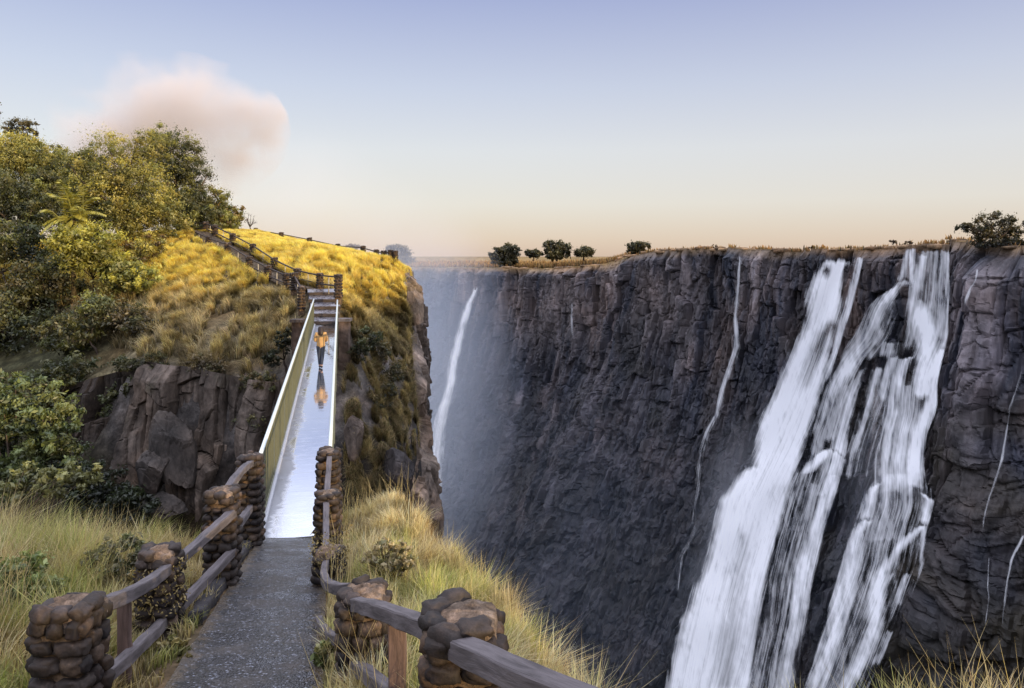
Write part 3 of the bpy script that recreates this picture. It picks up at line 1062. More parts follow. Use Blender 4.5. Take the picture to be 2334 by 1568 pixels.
def bar(ac_, s0, s1, a0, a1, h0, h1):
    V, Q = box((0, 0, 0), (1, 1, 1))
    V = np.array([bp(s0 + (s1 - s0) * q[0], a0 + (a1 - a0) * q[1], h0 + (h1 - h0) * q[2]) for q in V])
    ac_.add(V, None, Q)


bar(ac, 0, bl_, -.66, .66, -.22, -.012)
bar(ac, 0, bl_, -.56, -.40, -.75, -.223)
bar(ac, 0, bl_, .40, .56, -.75, -.223)
ac.build('girder', M['barsdark'], bridge, smooth=False)
for sd in (-1, 1):
    ac = Acc()
    bar(ac, 0, bl_, sd * .60 - .035, sd * .60 + .035, -.01, .075)
    kb = ac.build('kerb', simple('wet_concrete_kerb', (.42, .42, .44), .45), bridge, smooth=False)
    H = 1.46 if sd < 0 else 1.40
    V, T, Q = tube([bp(s, sd * .645, H) for s in np.linspace(.1, bl_ - .1, 12)], .042, 10)
    tr = mk('handrail', V, [T, Q], M['railtube'], bridge)
    ac = Acc()
    for i, s in enumerate(np.arange(.3, bl_ - .2, .23)):
        bar(ac, s, s + (.045 if i % 3 else .03), sd * .645 - .008, sd * .645 + .008, .10, H - .03)
    bar(ac, .1, bl_ - .1, sd * .645 - .018, sd * .645 + .018, .085, .125)
    tag(ac.build('bar_panel', M['bars'] if sd < 0 else M['railtube'], bridge, smooth=False))
    for s in np.arange(.15, bl_, 3.2):
        ac = Acc()
        bar(ac, s, s + .06, sd * .665 - .03, sd * .665 + .03, -.2, H - .02)
        ac.build('railing_post', M['barsdark'], bridge, smooth=False)


# square stone abutment pillars at the far end
for sd, du in ((-1, -.55), (1, .35)):
    c = bp(bl_ - .4, sd * .95 + (du if sd < 0 else .1), 0)
    ac = Acc()
    nz = 26
    ring = []
    for i in range(nz):
        z = c[2] + .25 - 4.2 * i / (nz - 1)
        for qx, qy in [(-1, -1), (0, -1), (1, -1), (1, 0), (1, 1), (0, 1), (-1, 1), (-1, 0)]:
            ring.append((c[0] + qx * .27, c[1] + qy * .27, z))
    V = np.array(ring)
    V[:, :2] += .05 * np.c_[perlin(V * 3, 3), perlin(V * 3, 4)]
    Q = [(i * 8 + j, (i + 1) * 8 + j, (i + 1) * 8 + (j + 1) % 8, i * 8 + (j + 1) % 8) for i in range(nz - 1) for j in range(8)]
    ac.add(V, None, Q, col=A(.11, .075, .055) * (1 + .5 * perlin(V * 4, 7))[:, None])
    ab = ac.build('abutment', M['rock'], bridge, smooth=False)
    V, Q = box(c + A(-.36, -.36, .24), c + A(.36, .36, .40))
    ac = Acc()
    ac.add(V, None, Q, col=A(.11, .095, .09))
    o = ac.build('cap_stone', M['rock'], smooth=False)
    o.data.transform(__import__('mathutils').Matrix.Translation(-Vector(ORG[bridge.name])))
    o.parent = ab
# near abutment block
V, Q = box((-4.95, 13.95, -7.5), (-3.2, 14.5, -5.46))
ac = Acc()
ac.add(V, None, Q, col=A(.10, .085, .075))
ac.build('abutment', M['rock'], bridge, smooth=False)

# stairs from the bridge up the hill
stair = tag(empty('stairway', B1), 'wet stone steps rising from the far end of the bridge to the hill path', 'steps')
sdir = A(-.2, 1, 0)
sdir /= np.linalg.norm(sdir)
sside = np.cross(sdir, A(0, 0, 1))


def step_mat():
    m, nt = new_mat('wet_step')
    N = NT(nt)
    o = N.n('ShaderNodeTexCoord').outputs['Object']
    n = N.noise(o, 4, 6, .6)
    c = N.ramp(n, [(.3, (.05, .045, .05)), (.65, (.17, .155, .165))])
    N.out(N.n('ShaderNodeBsdfPrincipled', {'Base Color': c, 'Roughness': N.ramp(n, [(.4, (.12,) * 3), (.6, (.4,) * 3)]), 'Specular IOR Level': .6}).outputs[0])
    return m


SM = step_mat()
NST = 5
RISER = M['darkwood']
for i in range(NST):
    o_ = B1 + sdir * (.02 + 1.15 * i)
    z0, wd = .36 * i, .66 + .03 * i
    tr_n, tw_n = 10, 6
    gs, ga = np.meshgrid(np.linspace(0, 1.15, tr_n), np.linspace(0, 1, tw_n), indexing='ij')
    gs, ga = gs.ravel(), ga.ravel()
    V = o_ + sdir[None] * gs[:, None] + sside[None] * (-wd - .13 * i - .10 * gs + (2 * wd + .13 * i) * ga)[:, None]
    V[:, 2] += z0 + .15 + .21 * gs / 1.15 + .03 * perlin(np.c_[V[:, :2] * 2, V[:, :1] * 0], 4)
    ac = Acc()
    ac.add(V, None, grid_faces(tr_n, tw_n))
    lo_ = V[:tw_n].copy()
    lo_[:, 2] -= .75
    ac.add(np.concatenate([V[:tw_n], lo_]), None, grid_faces(2, tw_n))
    sp2 = ac.build('step', SM, stair, smooth=False)
    V, T, Q, uv = beam(V[0] + A(-.05, -.04, -.045), V[tw_n - 1] + A(.05, -.04, -.045), .12, .17, None, 80 + i, 6, .012)
    mk('riser_log', V, [T, Q], RISER, stair, uv=uv, smooth=False)
# trodden path going on between the two hill fences
LM = resamp(np.array([at(*q) for q in FL[1:]]) - A(0, 0, 1.0), 40)
RMm = resamp(np.array([at(*q) for q in FR[1:]]) - A(0, 0, 1.0), 40)
tt = np.linspace(0.05, .95, 8)
HP = np.stack([LM * (1 - t) + RMm * t for t in tt], 1).reshape(-1, 3)
HP[:, 2] = np.maximum(HP[:, 2], hz(HP[:, 0], HP[:, 1]) + .05) + .03 * perlin(HP * 2, 3)
tag(mk('path_on_hill', HP, grid_faces(40, 8), M['soil'], col=A(.10, .075, .05) + 0 * HP), kind='structure')

# kerb stones along the left side of the paving
ac = Acc()
for i, (a, b) in enumerate([(8.0, 9.0), (9.05, 10.2), (10.3, 10.9), (11.4, 12.6), (12.7, 13.6)]):
    pa_, pb_ = A(float(xc(a)) - .76, a, float(zp(a)) + .02), A(float(xc(b)) - .76, b, float(zp(b)) + .02)
    V, T, Q, uv = beam(pa_, pb_, .15, .16, None, i + 50, 8, .018)
    ac.add(V, T, Q, col=A(.055, .05, .052))
tag(ac.build('kerb_edge', M['rock']), kind='structure')

# ------------------------------------------------------------------ the walker on the bridge
def skin_obj(name, joints, edges, radii, mat, parent, sub=2, root=0):
    me = bpy.data.meshes.new(name)
    o0 = ORG[parent.name]
    me.from_pydata([tuple(np.asarray(j) - o0) for j in joints], edges, [])
    o = bpy.data.objects.new(name, me)
    COL.objects.link(o)
    o.parent = parent
    ORG[o.name] = o0
    me.materials.append(mat)
    md = o.modifiers.new('Skin', 'SKIN')
    md.use_smooth_shade = True
    for i, r in enumerate(radii):
        sv_ = me.skin_vertices[0].data[i]
        sv_.radius = (r, r) if np.isscalar(r) else r
        sv_.use_root = i == root
    sb = o.modifiers.new('Sub', 'SUBSURF')
    sb.levels = sb.render_levels = sub
    return o


wp = at(731, 838, 30.0)
wp[2] = (B0 + bt * ((wp[1] - B0[1]) / bt[1]))[2] + .005
person = tag(empty('person', wp), 'person seen from behind in a tan jacket and dark trousers walking across the bridge', 'person')
fw, sd_ = bt.copy(), bs.copy()
fw[2] = 0
fw /= np.linalg.norm(fw)


def pj(s, f_, z):
    return wp + sd_ * s + fw * f_ + A(0, 0, z)


skin = simple('skin', (.45, .27, .19), .5)
jk = simple('tan_jacket', (.42, .25, .10), .75, .25, 0, .2, 12)
tr_ = simple('dark_trousers', (.035, .042, .06), .8, .2)
hr = simple('dark_brown_hair', (.018, .009, .007), .5, .4, 0, .4, 60)
bt_ = simple('dark_boots', (.025, .02, .02), .5)
# whole body as one surface: pelvis root, spine, neck, head, arms folded in front, legs mid-stride
J = [pj(0, 0, .90), pj(0, 0, 1.08), pj(0, .0, 1.30), pj(0, .01, 1.44), pj(0, .03, 1.50), pj(0, .03, 1.58), pj(0, .10, 1.575), pj(0, .03, 1.64),
     pj(-.17, 0, 1.38), pj(-.21, .02, 1.12), pj(-.06, .24, 1.12), pj(.17, 0, 1.38), pj(.21, .02, 1.12), pj(.06, .25, 1.10),
     pj(-.08, 0, .84), pj(-.07, .07, .48), pj(-.045, .02, .08), pj(.08, 0, .84), pj(.065, .02, .48), pj(.035, -.16, .10), pj(-.045, .15, .03), pj(.035, -.06, .03)]
E = [(0, 1), (1, 2), (2, 3), (3, 4), (4, 5), (5, 6), (5, 7), (2, 8), (8, 9), (9, 10), (2, 11), (11, 12), (12, 13), (0, 14), (14, 15), (15, 16), (0, 17), (17, 18), (18, 19), (16, 20), (19, 21)]
R = [.12, .12, .13, .06, .052, .085, .03, .075, .055, .045, .032, .055, .045, .032, .085, .06, .042, .085, .06, .042, .035, .035]
skin_obj('body', J, E, R, skin, person)
for sgn, base_, bf in ((-1, pj(-.05, .25, 1.115), 1), (1, pj(.05, .26, 1.095), -1)):
    hj, he, hrad = [base_], [], [.028]
    for k_, (dx, L_) in enumerate(((.018, .075), (.006, .085), (-.006, .08), (-.018, .065), (.03, .05))):
        i0 = len(hj)
        hj += [base_ + sd_ * (-sgn * -.04) * 1 + A(0, 0, dx), base_ + sd_ * (-sgn * -.04 + -sgn * -L_ * .6) + A(0, 0, dx * 1.1), base_ + sd_ * (-sgn * -.04 + -sgn * -L_) + A(0, 0, dx * 1.2) - fw * .02]
        he += [(0, i0), (i0, i0 + 1), (i0 + 1, i0 + 2)]
        hrad += [.012, .009, .008]
    skin_obj('hand', hj, he, hrad, skin, person, 1)
JJ = [pj(0, .0, .80), pj(0, .0, .98), pj(0, 0, 1.16), pj(0, 0, 1.32), pj(0, .01, 1.42), pj(-.175, 0, 1.37), pj(-.215, .0, 1.22), pj(-.22, .03, 1.08), pj(-.10, .22, 1.10), pj(.175, 0, 1.37), pj(.215, .0, 1.22), pj(.22, .03, 1.08), pj(.10, .23, 1.08)]
skin_obj('jacket', JJ, [(0, 1), (1, 2), (2, 3), (3, 4), (3, 5), (5, 6), (6, 7), (7, 8), (3, 9), (9, 10), (10, 11), (11, 12)],
         [(.195, .15), (.185, .145), (.165, .13), (.185, .125), (.085, .085), .085, .072, .066, .05, .085, .072, .066, .05], jk, person, 2)
for sgn, fo in ((-1, 1), (1, 0)):
    L3 = [(14, 15, 16), (17, 18, 19)][0 if sgn < 0 else 1]
    skin_obj('trouser_leg', [pj(sgn * .075, 0, .90), J[L3[0]], J[L3[1]], J[L3[2]] + A(0, 0, .02)], [(0, 1), (1, 2), (2, 3)], [.12, .108, .074, .056], tr_, person, 2)
    an = J[L3[2]]
    skin_obj('boot', [A(*an) + A(0, 0, .03), A(an[0], an[1], wp[2] + .045), A(an[0], an[1], wp[2] + .04) + fw * .15], [(0, 1), (1, 2)], [.056, .05, .04], bt_, person, 1)
skin_obj('hair', [pj(0, .015, 1.66), pj(0, -.015, 1.60), pj(0, -.06, 1.52), pj(0, -.12, 1.40), pj(0, -.145, 1.30)], [(0, 1), (1, 2), (2, 3), (3, 4)],
         [(.10, .10), (.125, .12), (.125, .10), (.115, .07), (.08, .04)], hr, person, 2)
# ------------------------------------------------------------------ foliage
def leaves(C, R, n_per, size, cols, r, up=.25, asp=.42, shell=.55):
    """leaf-sized rhombs clustered round the clump centres C"""
    Mn = len(C)
    idx = np.repeat(np.arange(Mn), n_per)
    n = len(idx)
    d = r.normal(size=(n, 3))
    d /= np.linalg.norm(d, axis=1)[:, None]
    rad = np.abs(r.normal(0, .62, n)) + .1
    P = C[idx] + d * (rad * R[idx])[:, None] * (1, 1, .8)
    nm = d + r.normal(size=(n, 3)) * .7 + (0, 0, up)
    nm /= np.linalg.norm(nm, axis=1)[:, None]
    t = np.cross(nm, r.normal(size=(n, 3)))
    t /= np.linalg.norm(t, axis=1)[:, None]
    b = np.cross(nm, t)
    L = (size * r.uniform(.45, 1.5, n) * np.repeat(r.uniform(.75, 1.3, Mn), n_per))[:, None]
    V = np.stack([P - t * L * .5, P + b * L * asp * .5, P + t * L * .5, P - b * L * asp * .5], 1).reshape(-1, 3)
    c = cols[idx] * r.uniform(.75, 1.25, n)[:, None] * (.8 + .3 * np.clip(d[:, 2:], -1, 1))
    return V, np.arange(4 * n).reshape(-1, 4), np.repeat(np.clip(c, .005, .8), 4, 0)


def tree(name, label, cat, base, blobs, nclump, nleaf, size, pal, seed, trunk_r=.15, trunk_col=(.09, .07, .055), group=None, clump=.16, limbs=10, asp=.42, trunk=True, up=.25):
    """blobs: list of (centre, radii) making the crown's outline"""
    r = np.random.default_rng(seed)
    base = np.asarray(base, float)
    root = tag(empty(name, base), label, cat, group)
    Cs, Rs, Ks = [], [], []
    vol = np.array([np.prod(b[1]) ** .66 for b in blobs])
    num = np.maximum(3, (vol / vol.sum() * nclump).astype(int))
    pal = np.array(pal, float)
    for (c, rd_), n in zip(blobs, num):
        d = r.normal(size=(n, 3))
        d /= np.linalg.norm(d, axis=1)[:, None]
        rr = np.clip(r.random(n) ** .38 * 1.06, .2, 1.1)
        q = np.asarray(c) + d * rr[:, None] * np.asarray(rd_)
        Cs.append(q)
        Rs.append(np.full(n, np.mean(rd_) * clump * 2) * r.uniform(.6, 1.3, n))
        kk = pal[r.integers(0, len(pal), n)] * r.uniform(.75, 1.25, n)[:, None]
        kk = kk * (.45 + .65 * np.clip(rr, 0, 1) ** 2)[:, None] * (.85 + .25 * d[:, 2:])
        Ks.append(kk)
    C, R_, K = np.concatenate(Cs), np.concatenate(Rs), np.concatenate(Ks)
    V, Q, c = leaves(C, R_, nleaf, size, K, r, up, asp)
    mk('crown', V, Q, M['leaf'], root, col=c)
    if trunk:
        ac = Acc()
        cen = np.mean([b[0] for b in blobs], 0)
        fork = base + (cen - base) * .45 + r.normal(0, .05, 3) * np.linalg.norm(cen - base)
        tcol = A(*trunk_col)
        P = np.array([base - (0, 0, .4), base + (fork - base) * .33 + r.normal(0, trunk_r * .5, 3), base + (fork - base) * .66 + r.normal(0, trunk_r * .5, 3), fork])
        V, T, Q = tube(P, np.array([1.25, 1, .85, .75]) * trunk_r, 8)
        ac.add(V, T, Q, col=tcol)
        for q in C[r.choice(len(C), min(limbs, len(C)), replace=False)]:
            m_ = fork + (q - fork) * .5 + r.normal(0, .06, 3) * np.linalg.norm(q - fork)
            V, T, Q = tube([fork, m_, q], np.array([.6, .38, .12]) * trunk_r, 6)
            ac.add(V, T, Q, col=tcol * r.uniform(.7, 1.3))
        ac.build('trunk', M['soil'], root)
    return root


def blob(u, v, y, ru, rv, dep=None):
    """crown lobe surveyed from the view: centre and half sizes in view units at distance y"""
    s = y / F
    return at(u, v, y), A(ru * s, (dep if dep else ru * s * .8), rv * s)


GOLD = [(.42, .36, .08), (.36, .32, .072), (.31, .28, .062), (.39, .32, .075)]
DGREEN = [(.085, .095, .036), (.07, .078, .03), (.12, .115, .042)]
OLIVE = [(.25, .245, .062), (.18, .19, .05), (.31, .28, .07)]
YEL = [(.46, .42, .07), (.38, .36, .065), (.28, .28, .055)]


def gz(u, y):
    x = (u - UC) / F * y
    return A(x, y, float(hz([x], [y])[0]))


G1 = 'trees crowning the hill'
tree('leafy_tree', 'tallest broad leafy tree on the hill, sunlit, to the right of the palm', 'tree', gz(285, 70), [blob(255, 385, 70, 95, 75), blob(330, 345, 71, 60, 48), blob(300, 440, 69, 95, 80), blob(190, 370, 71, 50, 45), blob(340, 480, 68.5, 70, 60), blob(215, 450, 69, 60, 55), blob(285, 500, 68, 70, 45), blob(385, 500, 67.5, 45, 40)],
     560, 140, .185, GOLD + OLIVE, 1, .3, group=G1, limbs=18)
tree('leafy_tree', 'dark green tree behind the tall sunlit one, on the crest of the hill', 'tree', gz(410, 77), [blob(395, 360, 77, 62, 62), blob(430, 430, 77, 55, 70), blob(370, 320, 78, 35, 32), blob(460, 480, 76, 38, 40), blob(400, 480, 75, 60, 45), blob(455, 500, 74.5, 50, 35)],
     430, 140, .19, DGREEN + OLIVE[:1], 2, .3, group=G1, limbs=14)
tree('leafy_tree', 'low olive tree at the right end of the grove, where the crest fence begins', 'tree', gz(500, 79), [blob(495, 472, 79, 38, 42), blob(535, 492, 79, 26, 24), blob(470, 500, 78, 45, 32), blob(510, 508, 77, 45, 22)],
     170, 110, .24, OLIVE + [(.20, .13, .03)], 3, .2, group=G1)
tree('leafy_tree', 'brownish bushy tree at the left edge under the flat topped acacia', 'tree', gz(30, 76), [blob(25, 380, 76, 80, 70), blob(95, 385, 75, 45, 52), blob(-40, 350, 77, 60, 60), blob(60, 345, 77, 45, 35), blob(120, 430, 74, 50, 50)],
     430, 130, .20, OLIVE + GOLD[:2], 4, .28, group=G1, limbs=14)
tree('leafy_tree', 'dark shaded tree to the left of the palm', 'tree', gz(40, 68), [blob(40, 470, 68, 75, 70), blob(-40, 460, 68, 70, 80), blob(90, 430, 69, 45, 45), blob(110, 490, 67, 50, 45)],
     380, 130, .20, DGREEN + OLIVE[1:2], 5, .25, group=G1, limbs=12)
tree('acacia', 'thin flat topped acacia rising above the grove at the left edge', 'tree', gz(48, 82), [blob(48, 284, 82, 38, 11), blob(30, 300, 82, 26, 10), blob(70, 306, 82, 22, 9)],
     60, 60, .22, [(.10, .09, .03), (.13, .105, .035)], 6, .14, group=G1, limbs=22)
tree('acacia', 'sparse twiggy treetop cut by the left edge of the view', 'tree', gz(-40, 80), [blob(-30, 250, 80, 34, 20), blob(-45, 300, 80, 40, 22)],
     40, 30, .2, [(.10, .09, .03)], 16, .14, group=G1, limbs=30)

tree('leafy_tree', 'olive tree behind the palm, filling the gap between the tallest tree and the left edge', 'tree', gz(165, 80), [blob(165, 400, 80, 60, 62), blob(150, 460, 78, 60, 60), blob(215, 490, 76, 60, 45), blob(120, 370, 80, 40, 35)],
     340, 130, .20, OLIVE + DGREEN[2:], 9, .26, group=G1, limbs=12)
# palm with arching fronds
pr = np.random.default_rng(8)
pb = gz(165, 60)
pb = gz(165, 58)
palm = tag(empty('palm', pb), 'yellow green wild palm with arching fronds on the slope', 'palm')
hub = at(168, 500, 57)
V, T, Q = tube([pb - A(0, 0, .3), (pb + hub) / 2 + A(.1, 0, 0), hub], [.2, .17, .14], 8)
mk('trunk', V, [T, Q], M['soil'], palm, col=A(.10, .08, .05) + 0 * V)
for i, (tu, tv) in enumerate([(95, 530), (95, 480), (110, 440), (135, 410), (160, 405), (190, 425), (225, 450), (240, 490), (215, 540), (130, 560), (165, 440), (110, 560), (145, 425), (205, 415), (175, 470), (100, 510), (230, 520), (150, 545), (195, 500)]):
    tip = at(tu, tv, 56.6 + pr.uniform(-1.6, 1.0))
    hb = (hub, hub + A(-.75, .1, -.5), hub + A(.7, .1, -.25))[i % 3]
    mid = (hb + tip) / 2 + A(pr.normal(0, .2), 0, np.linalg.norm(tip[:2] - hb[:2]) * .28 + pr.uniform(.1, .6))
    t = np.linspace(0, 1, 22)[:, None]
    P = hb * (1 - t) ** 2 + 2 * mid * t * (1 - t) + tip * t ** 2
    ac = Acc()
    V, T, Q = tube(P, np.linspace(.045, .01, 22), 5)
    ac.add(V, T, Q, col=A(.25, .24, .05))
    Td = np.gradient(P, axis=0)
    Td /= np.linalg.norm(Td, axis=1)[:, None]
    for sgn in (-1, 1):
        for k in range(2, 22):
            sdv = np.cross(Td[k], A(0, 0, 1))
            sdv /= np.linalg.norm(sdv) + 1e-6
            L = .62 * math.sin(math.pi * (.12 + .86 * k / 22)) + .1
            dv = sdv * sgn * .8 + Td[k] * .55 + A(0, 0, -.35)
            dv /= np.linalg.norm(dv)
            w = np.cross(dv, A(0, 0, 1) + pr.normal(0, .3, 3))
            w /= np.linalg.norm(w)
            p0 = P[k]
            V = np.array([p0, p0 + dv * L * .4 + w * .085, p0 + dv * L + A(0, 0, -.06), p0 + dv * L * .4 - w * .085])
            ac.add(V, None, [(0, 1, 2, 3)], col=A(.40, .36, .07) * pr.uniform(.6, 1.2))
    ac.build('frond', M['leaf'], palm)

# bushes on the flank
GB = 'bushes on the flank of the hill'
bush = lambda lab, u, y, bl, nc, nl, sz, pal, sd, **k: tree('bush', lab, 'bush', gz(u, y), bl, nc, nl, sz, pal, sd, k.pop('tr', .07), group=k.pop('group', GB), **k)
bush('yellow leaved bush just below the palm', 215, 58, [blob(215, 562, 56.3, 62, 55), blob(165, 568, 55.8, 55, 50), blob(250, 590, 57, 42, 45)], 100, 120, .24, YEL, 10)
bush('round yellow green bush low on the sunlit flank beside the pale grass', 300, 56, [blob(292, 632, 56, 62, 42), blob(330, 650, 55, 36, 30)], 80, 120, .24, YEL + OLIVE, 11)
bush('brownish shrub between the yellow bushes and the tall grass', 320, 60, [blob(300, 578, 60, 55, 30), blob(350, 560, 61, 40, 26)], 60, 110, .22, GOLD + [(.14, .09, .03)], 12)
bush('dark bush in shade at the left edge below the grove', 20, 62, [blob(20, 560, 62, 85, 60), blob(-60, 570, 62, 60, 70)], 110, 120, .26, DGREEN + OLIVE[1:2], 13)
bush('dusky bush below the yellow bush, in the shade', 120, 58, [blob(110, 640, 58, 75, 55), blob(60, 680, 57, 60, 45)], 110, 120, .25, DGREEN + [(.09, .075, .03)], 14)
bush('shaded bush low on the slope above the ravine', 60, 55, [blob(40, 760, 55, 90, 55), blob(-50, 720, 55, 80, 60)], 110, 110, .25, DGREEN, 15)
bush('dark bush hanging over the top of the left rock', 225, 50, [blob(215, 720, 51, 65, 45), blob(150, 770, 50, 60, 45)], 100, 110, .23, DGREEN + OLIVE[1:2], 17)
bush('grey green scrub under the round yellow bush', 290, 52, [blob(290, 720, 51.5, 62, 30), blob(330, 745, 50, 50, 28)], 80, 110, .2, [(.11, .095, .05), (.085, .085, .035), (.14, .11, .055)], 18)
bush('creeper curtain hanging down the dark rock left of the boulders', 262, 46.5, [blob(275, 860, 46, 32, 45), blob(255, 920, 45, 26, 50), blob(300, 900, 44.6, 20, 40)], 80, 90, .2, DGREEN, 19, trunk=True, limbs=4)
bush('dark undergrowth at the foot of the slope behind the near bush', 130, 46, [blob(150, 850, 47, 60, 40), blob(80, 900, 46, 70, 50)], 90, 110, .22, DGREEN, 20)
bush('dense dark undergrowth in the ravine bottom', 180, 40, [blob(210, 1110, 39, 70, 50), blob(290, 1160, 38, 60, 35), blob(130, 1080, 39.5, 60, 50)], 110, 110, .2, [(.03, .04, .014), (.025, .03, .012)], 21)
bush('round dark bush alone in the golden grass near the crest', 731, 73, [blob(731, 575, 73, 15, 12)], 22, 90, .16, [(.06, .055, .022), (.085, .07, .025)], 22, limbs=3)
bush('small brown bush beside the last crest pillars', 845, 66, [blob(845, 600, 66, 14, 9)], 18, 80, .16, [(.10, .065, .03)], 23, limbs=3)
bush('dark bush against the rocks beside the left railing', 655, 42.6, [blob(650, 775, 42, 20, 28), blob(620, 815, 42.4, 22, 20)], 40, 90, .14, [(.05, .05, .02), (.04, .045, .018)], 24, limbs=4)
bush('green bush on the steep grass right of the bridge', 815, 43, [blob(815, 800, 42.3, 26, 26), blob(840, 770, 44, 30, 20)], 45, 90, .13, [(.085, .085, .03), (.065, .075, .025)], 25, limbs=4)
bush('brown green scrub half way down the steep right flank', 880, 48, [blob(885, 850, 46.5, 32, 30), blob(860, 800, 46, 30, 25)], 60, 90, .13, [(.13, .115, .05), (.17, .13, .06), (.09, .09, .035)], 27, limbs=4)
bush('dark scrub low on the steep right flank above the pale rocks', 850, 42, [blob(850, 930, 43, 28, 36), blob(875, 900, 44.5, 30, 26)], 60, 90, .12, [(.09, .08, .035), (.13, .10, .045), (.06, .06, .025)], 28, limbs=4)
for i_, (lab_, u_b, v_b, y_b, pal_b) in enumerate([
        ('dry brown scrub spilling over the top of the left rock face', 470, 828, 43.6, [(.20, .15, .07), (.15, .13, .055), (.26, .19, .09)]),
        ('dark green scrub on the upper left shoulder of the rock face', 330, 822, 44.6, [(.09, .09, .035), (.13, .12, .045)]),
        ('scrubby tuft on the rock face close to the bridge', 590, 870, 42.4, [(.16, .14, .055), (.11, .11, .04), (.22, .16, .07)]),
        ('mossy ledge plants half way up the rock face beside the railing', 575, 960, 41.6, [(.12, .12, .04), (.16, .14, .05)]),
        ('near black undergrowth at the foot of the rock face', 300, 1120, 40.6, [(.03, .034, .015), (.022, .026, .012)])]):
    bush(lab_, u_b, y_b + .5, [blob(u_b, v_b, y_b, 42, 20), blob(u_b + 28, v_b + 14, y_b - .1, 30, 20), blob(u_b - 26, v_b + 8, y_b, 26, 22)], 60, 80, .12, pal_b, 80 + i_, limbs=3)
bush('leafless dry bush at the top of the slope where the crest fence starts', 572, 82, [blob(568, 500, 82, 18, 14)], 12, 14, .12, [(.16, .10, .07)], 26, limbs=12)

# rim trees on the far plateau
GR = 'trees along the far rim'
RP_ = RIM


def rim_y(u):
    return float(np.interp(u, _u, RIM[:, 1]))


def rim_tree(lab, u, vb, bl, nc, nl, sz, pal, sd, back=14, **k):
    y = rim_y(u) + back
    b = at(u, vb, y)
    b[2] = min(b[2], -1.2 if u < 1440 else b[2])
    tree('rim_tree', lab, 'tree', b, [blob(u + (q[0] - u) * .88, vb - 8 + (q[1] - vb + 8) * .88, y, q[2] * .88, q[3] * .88) for q in bl], nc, nl, sz, pal, sd, .3, group=GR, **k)


FARG = [(.075, .07, .028), (.06, .06, .024), (.09, .075, .03)]
HAZ = [(.15, .125, .095), (.13, .115, .09)]
rim_tree('double crowned dark bush, leftmost of the three in a row on the rim', 1150, 606, [(1132, 574, 22, 16), (1162, 570, 24, 20), (1150, 592, 30, 16)], 200, 60, .9, FARG, 30, 6)
rim_tree('largest round dark tree on the rim, middle of the row', 1268, 590, [(1262, 561, 26, 18), (1285, 568, 22, 14), (1255, 576, 24, 14), (1275, 580, 28, 10)], 180, 60, .9, FARG, 31)
rim_tree('low bush right of the largest rim tree', 1330, 588, [(1330, 574, 26, 11)], 80, 50, .8, FARG, 32, 20)
rim_tree('small shrub left of the largest rim tree', 1215, 590, [(1215, 577, 22, 9)], 70, 50, .8, FARG, 33, 20)
rim_tree('small flat topped tree leaning over the cliff step', 1455, 585, [(1455, 559, 29, 11), (1440, 568, 18, 11), (1462, 572, 16, 8)], 130, 60, .6, FARG, 34, 6)
rim_tree('hazy dome shaped tree seen just right of the last crest pillars', 905, 604, [(905, 578, 36, 22), (890, 588, 42, 18), (915, 594, 36, 14)], 220, 60, 1.2, HAZ, 35, 30)
rim_tree('pale hazy bush beyond the hill crest', 803, 600, [(803, 562, 20, 13)], 24, 50, 1.4, [(.22, .17, .15)], 36, 60)
y = 137.5
b = at(2262, 562, y)
tree('rim_tree', 'big spreading tree at the right edge above the falls', 'tree', b, [blob(q[0], q[1], y, q[2], q[3]) for q in [(2262, 504, 48, 22), (2218, 518, 32, 18), (2305, 514, 36, 22), (2265, 530, 55, 14), (2325, 530, 26, 16), (2195, 520, 12, 10)]],
     95, 55, .48, [(.055, .055, .02), (.075, .065, .022), (.10, .075, .022)], 37, .3, group=GR, limbs=26, clump=.17)
tree('bush', 'dark clump of bushes under the big tree at the right edge', 'bush', at(2285, 566, y - 1), [blob(2275, 551, y - 1, 55, 11), blob(2240, 560, y - 2.5, 26, 8), blob(2310, 556, y - 2, 30, 9)], 60, 60, .42, [(.03, .03, .013), (.04, .038, .016)], 38, .1, limbs=5)
for i, (u, v, rr) in enumerate([(2035, 552, 9), (2070, 553, 9), (1850, 563, 6), (1625, 563, 10)]):
    yy = rim_y(u) + 1.5
    tree('bush', ['low twiggy bush on the rim, left of the narrow ribbon of water', 'low twiggy bush directly above the narrow ribbon of water', 'tiny dry bush on the rim above the widest fall', 'low bush on the rim left of the thin tall fall'][i], 'bush', at(u, v + 10, yy), [blob(u, v, yy, rr, 5)], 10, 30, .35, [(.09, .06, .03), (.13, .08, .03)], 60 + i, .05, group='bushes on the rocky rim', limbs=5)

# near bush rising out of the ravine
tree('leafy_bush', 'large leafy green bush rising from the ravine at the left edge of the view', 'bush', A(-11.6, 17.5, -9.5), [blob(70, 940, 17.5, 85, 80), blob(-30, 980, 17.5, 90, 110), blob(120, 1010, 17.2, 70, 85), blob(60, 1080, 16.8, 110, 60), blob(30, 890, 18, 55, 45), blob(160, 960, 17.6, 30, 40)],
     260, 120, .115, [(.15, .18, .06), (.12, .15, .05), (.20, .22, .07), (.085, .11, .04)], 40, .09, limbs=26, clump=.11)
tree('leafy_bush', 'sprawling yellowing bush between the tall grass and the ravine', 'bush', A(-9.3, 13.4, -6.2), [blob(150, 1090, 13.6, 70, 30), blob(70, 1100, 13.6, 70, 36)], 60, 70, .09, [(.24, .23, .08), (.17, .17, .06)], 41, .04, limbs=18, clump=.13)

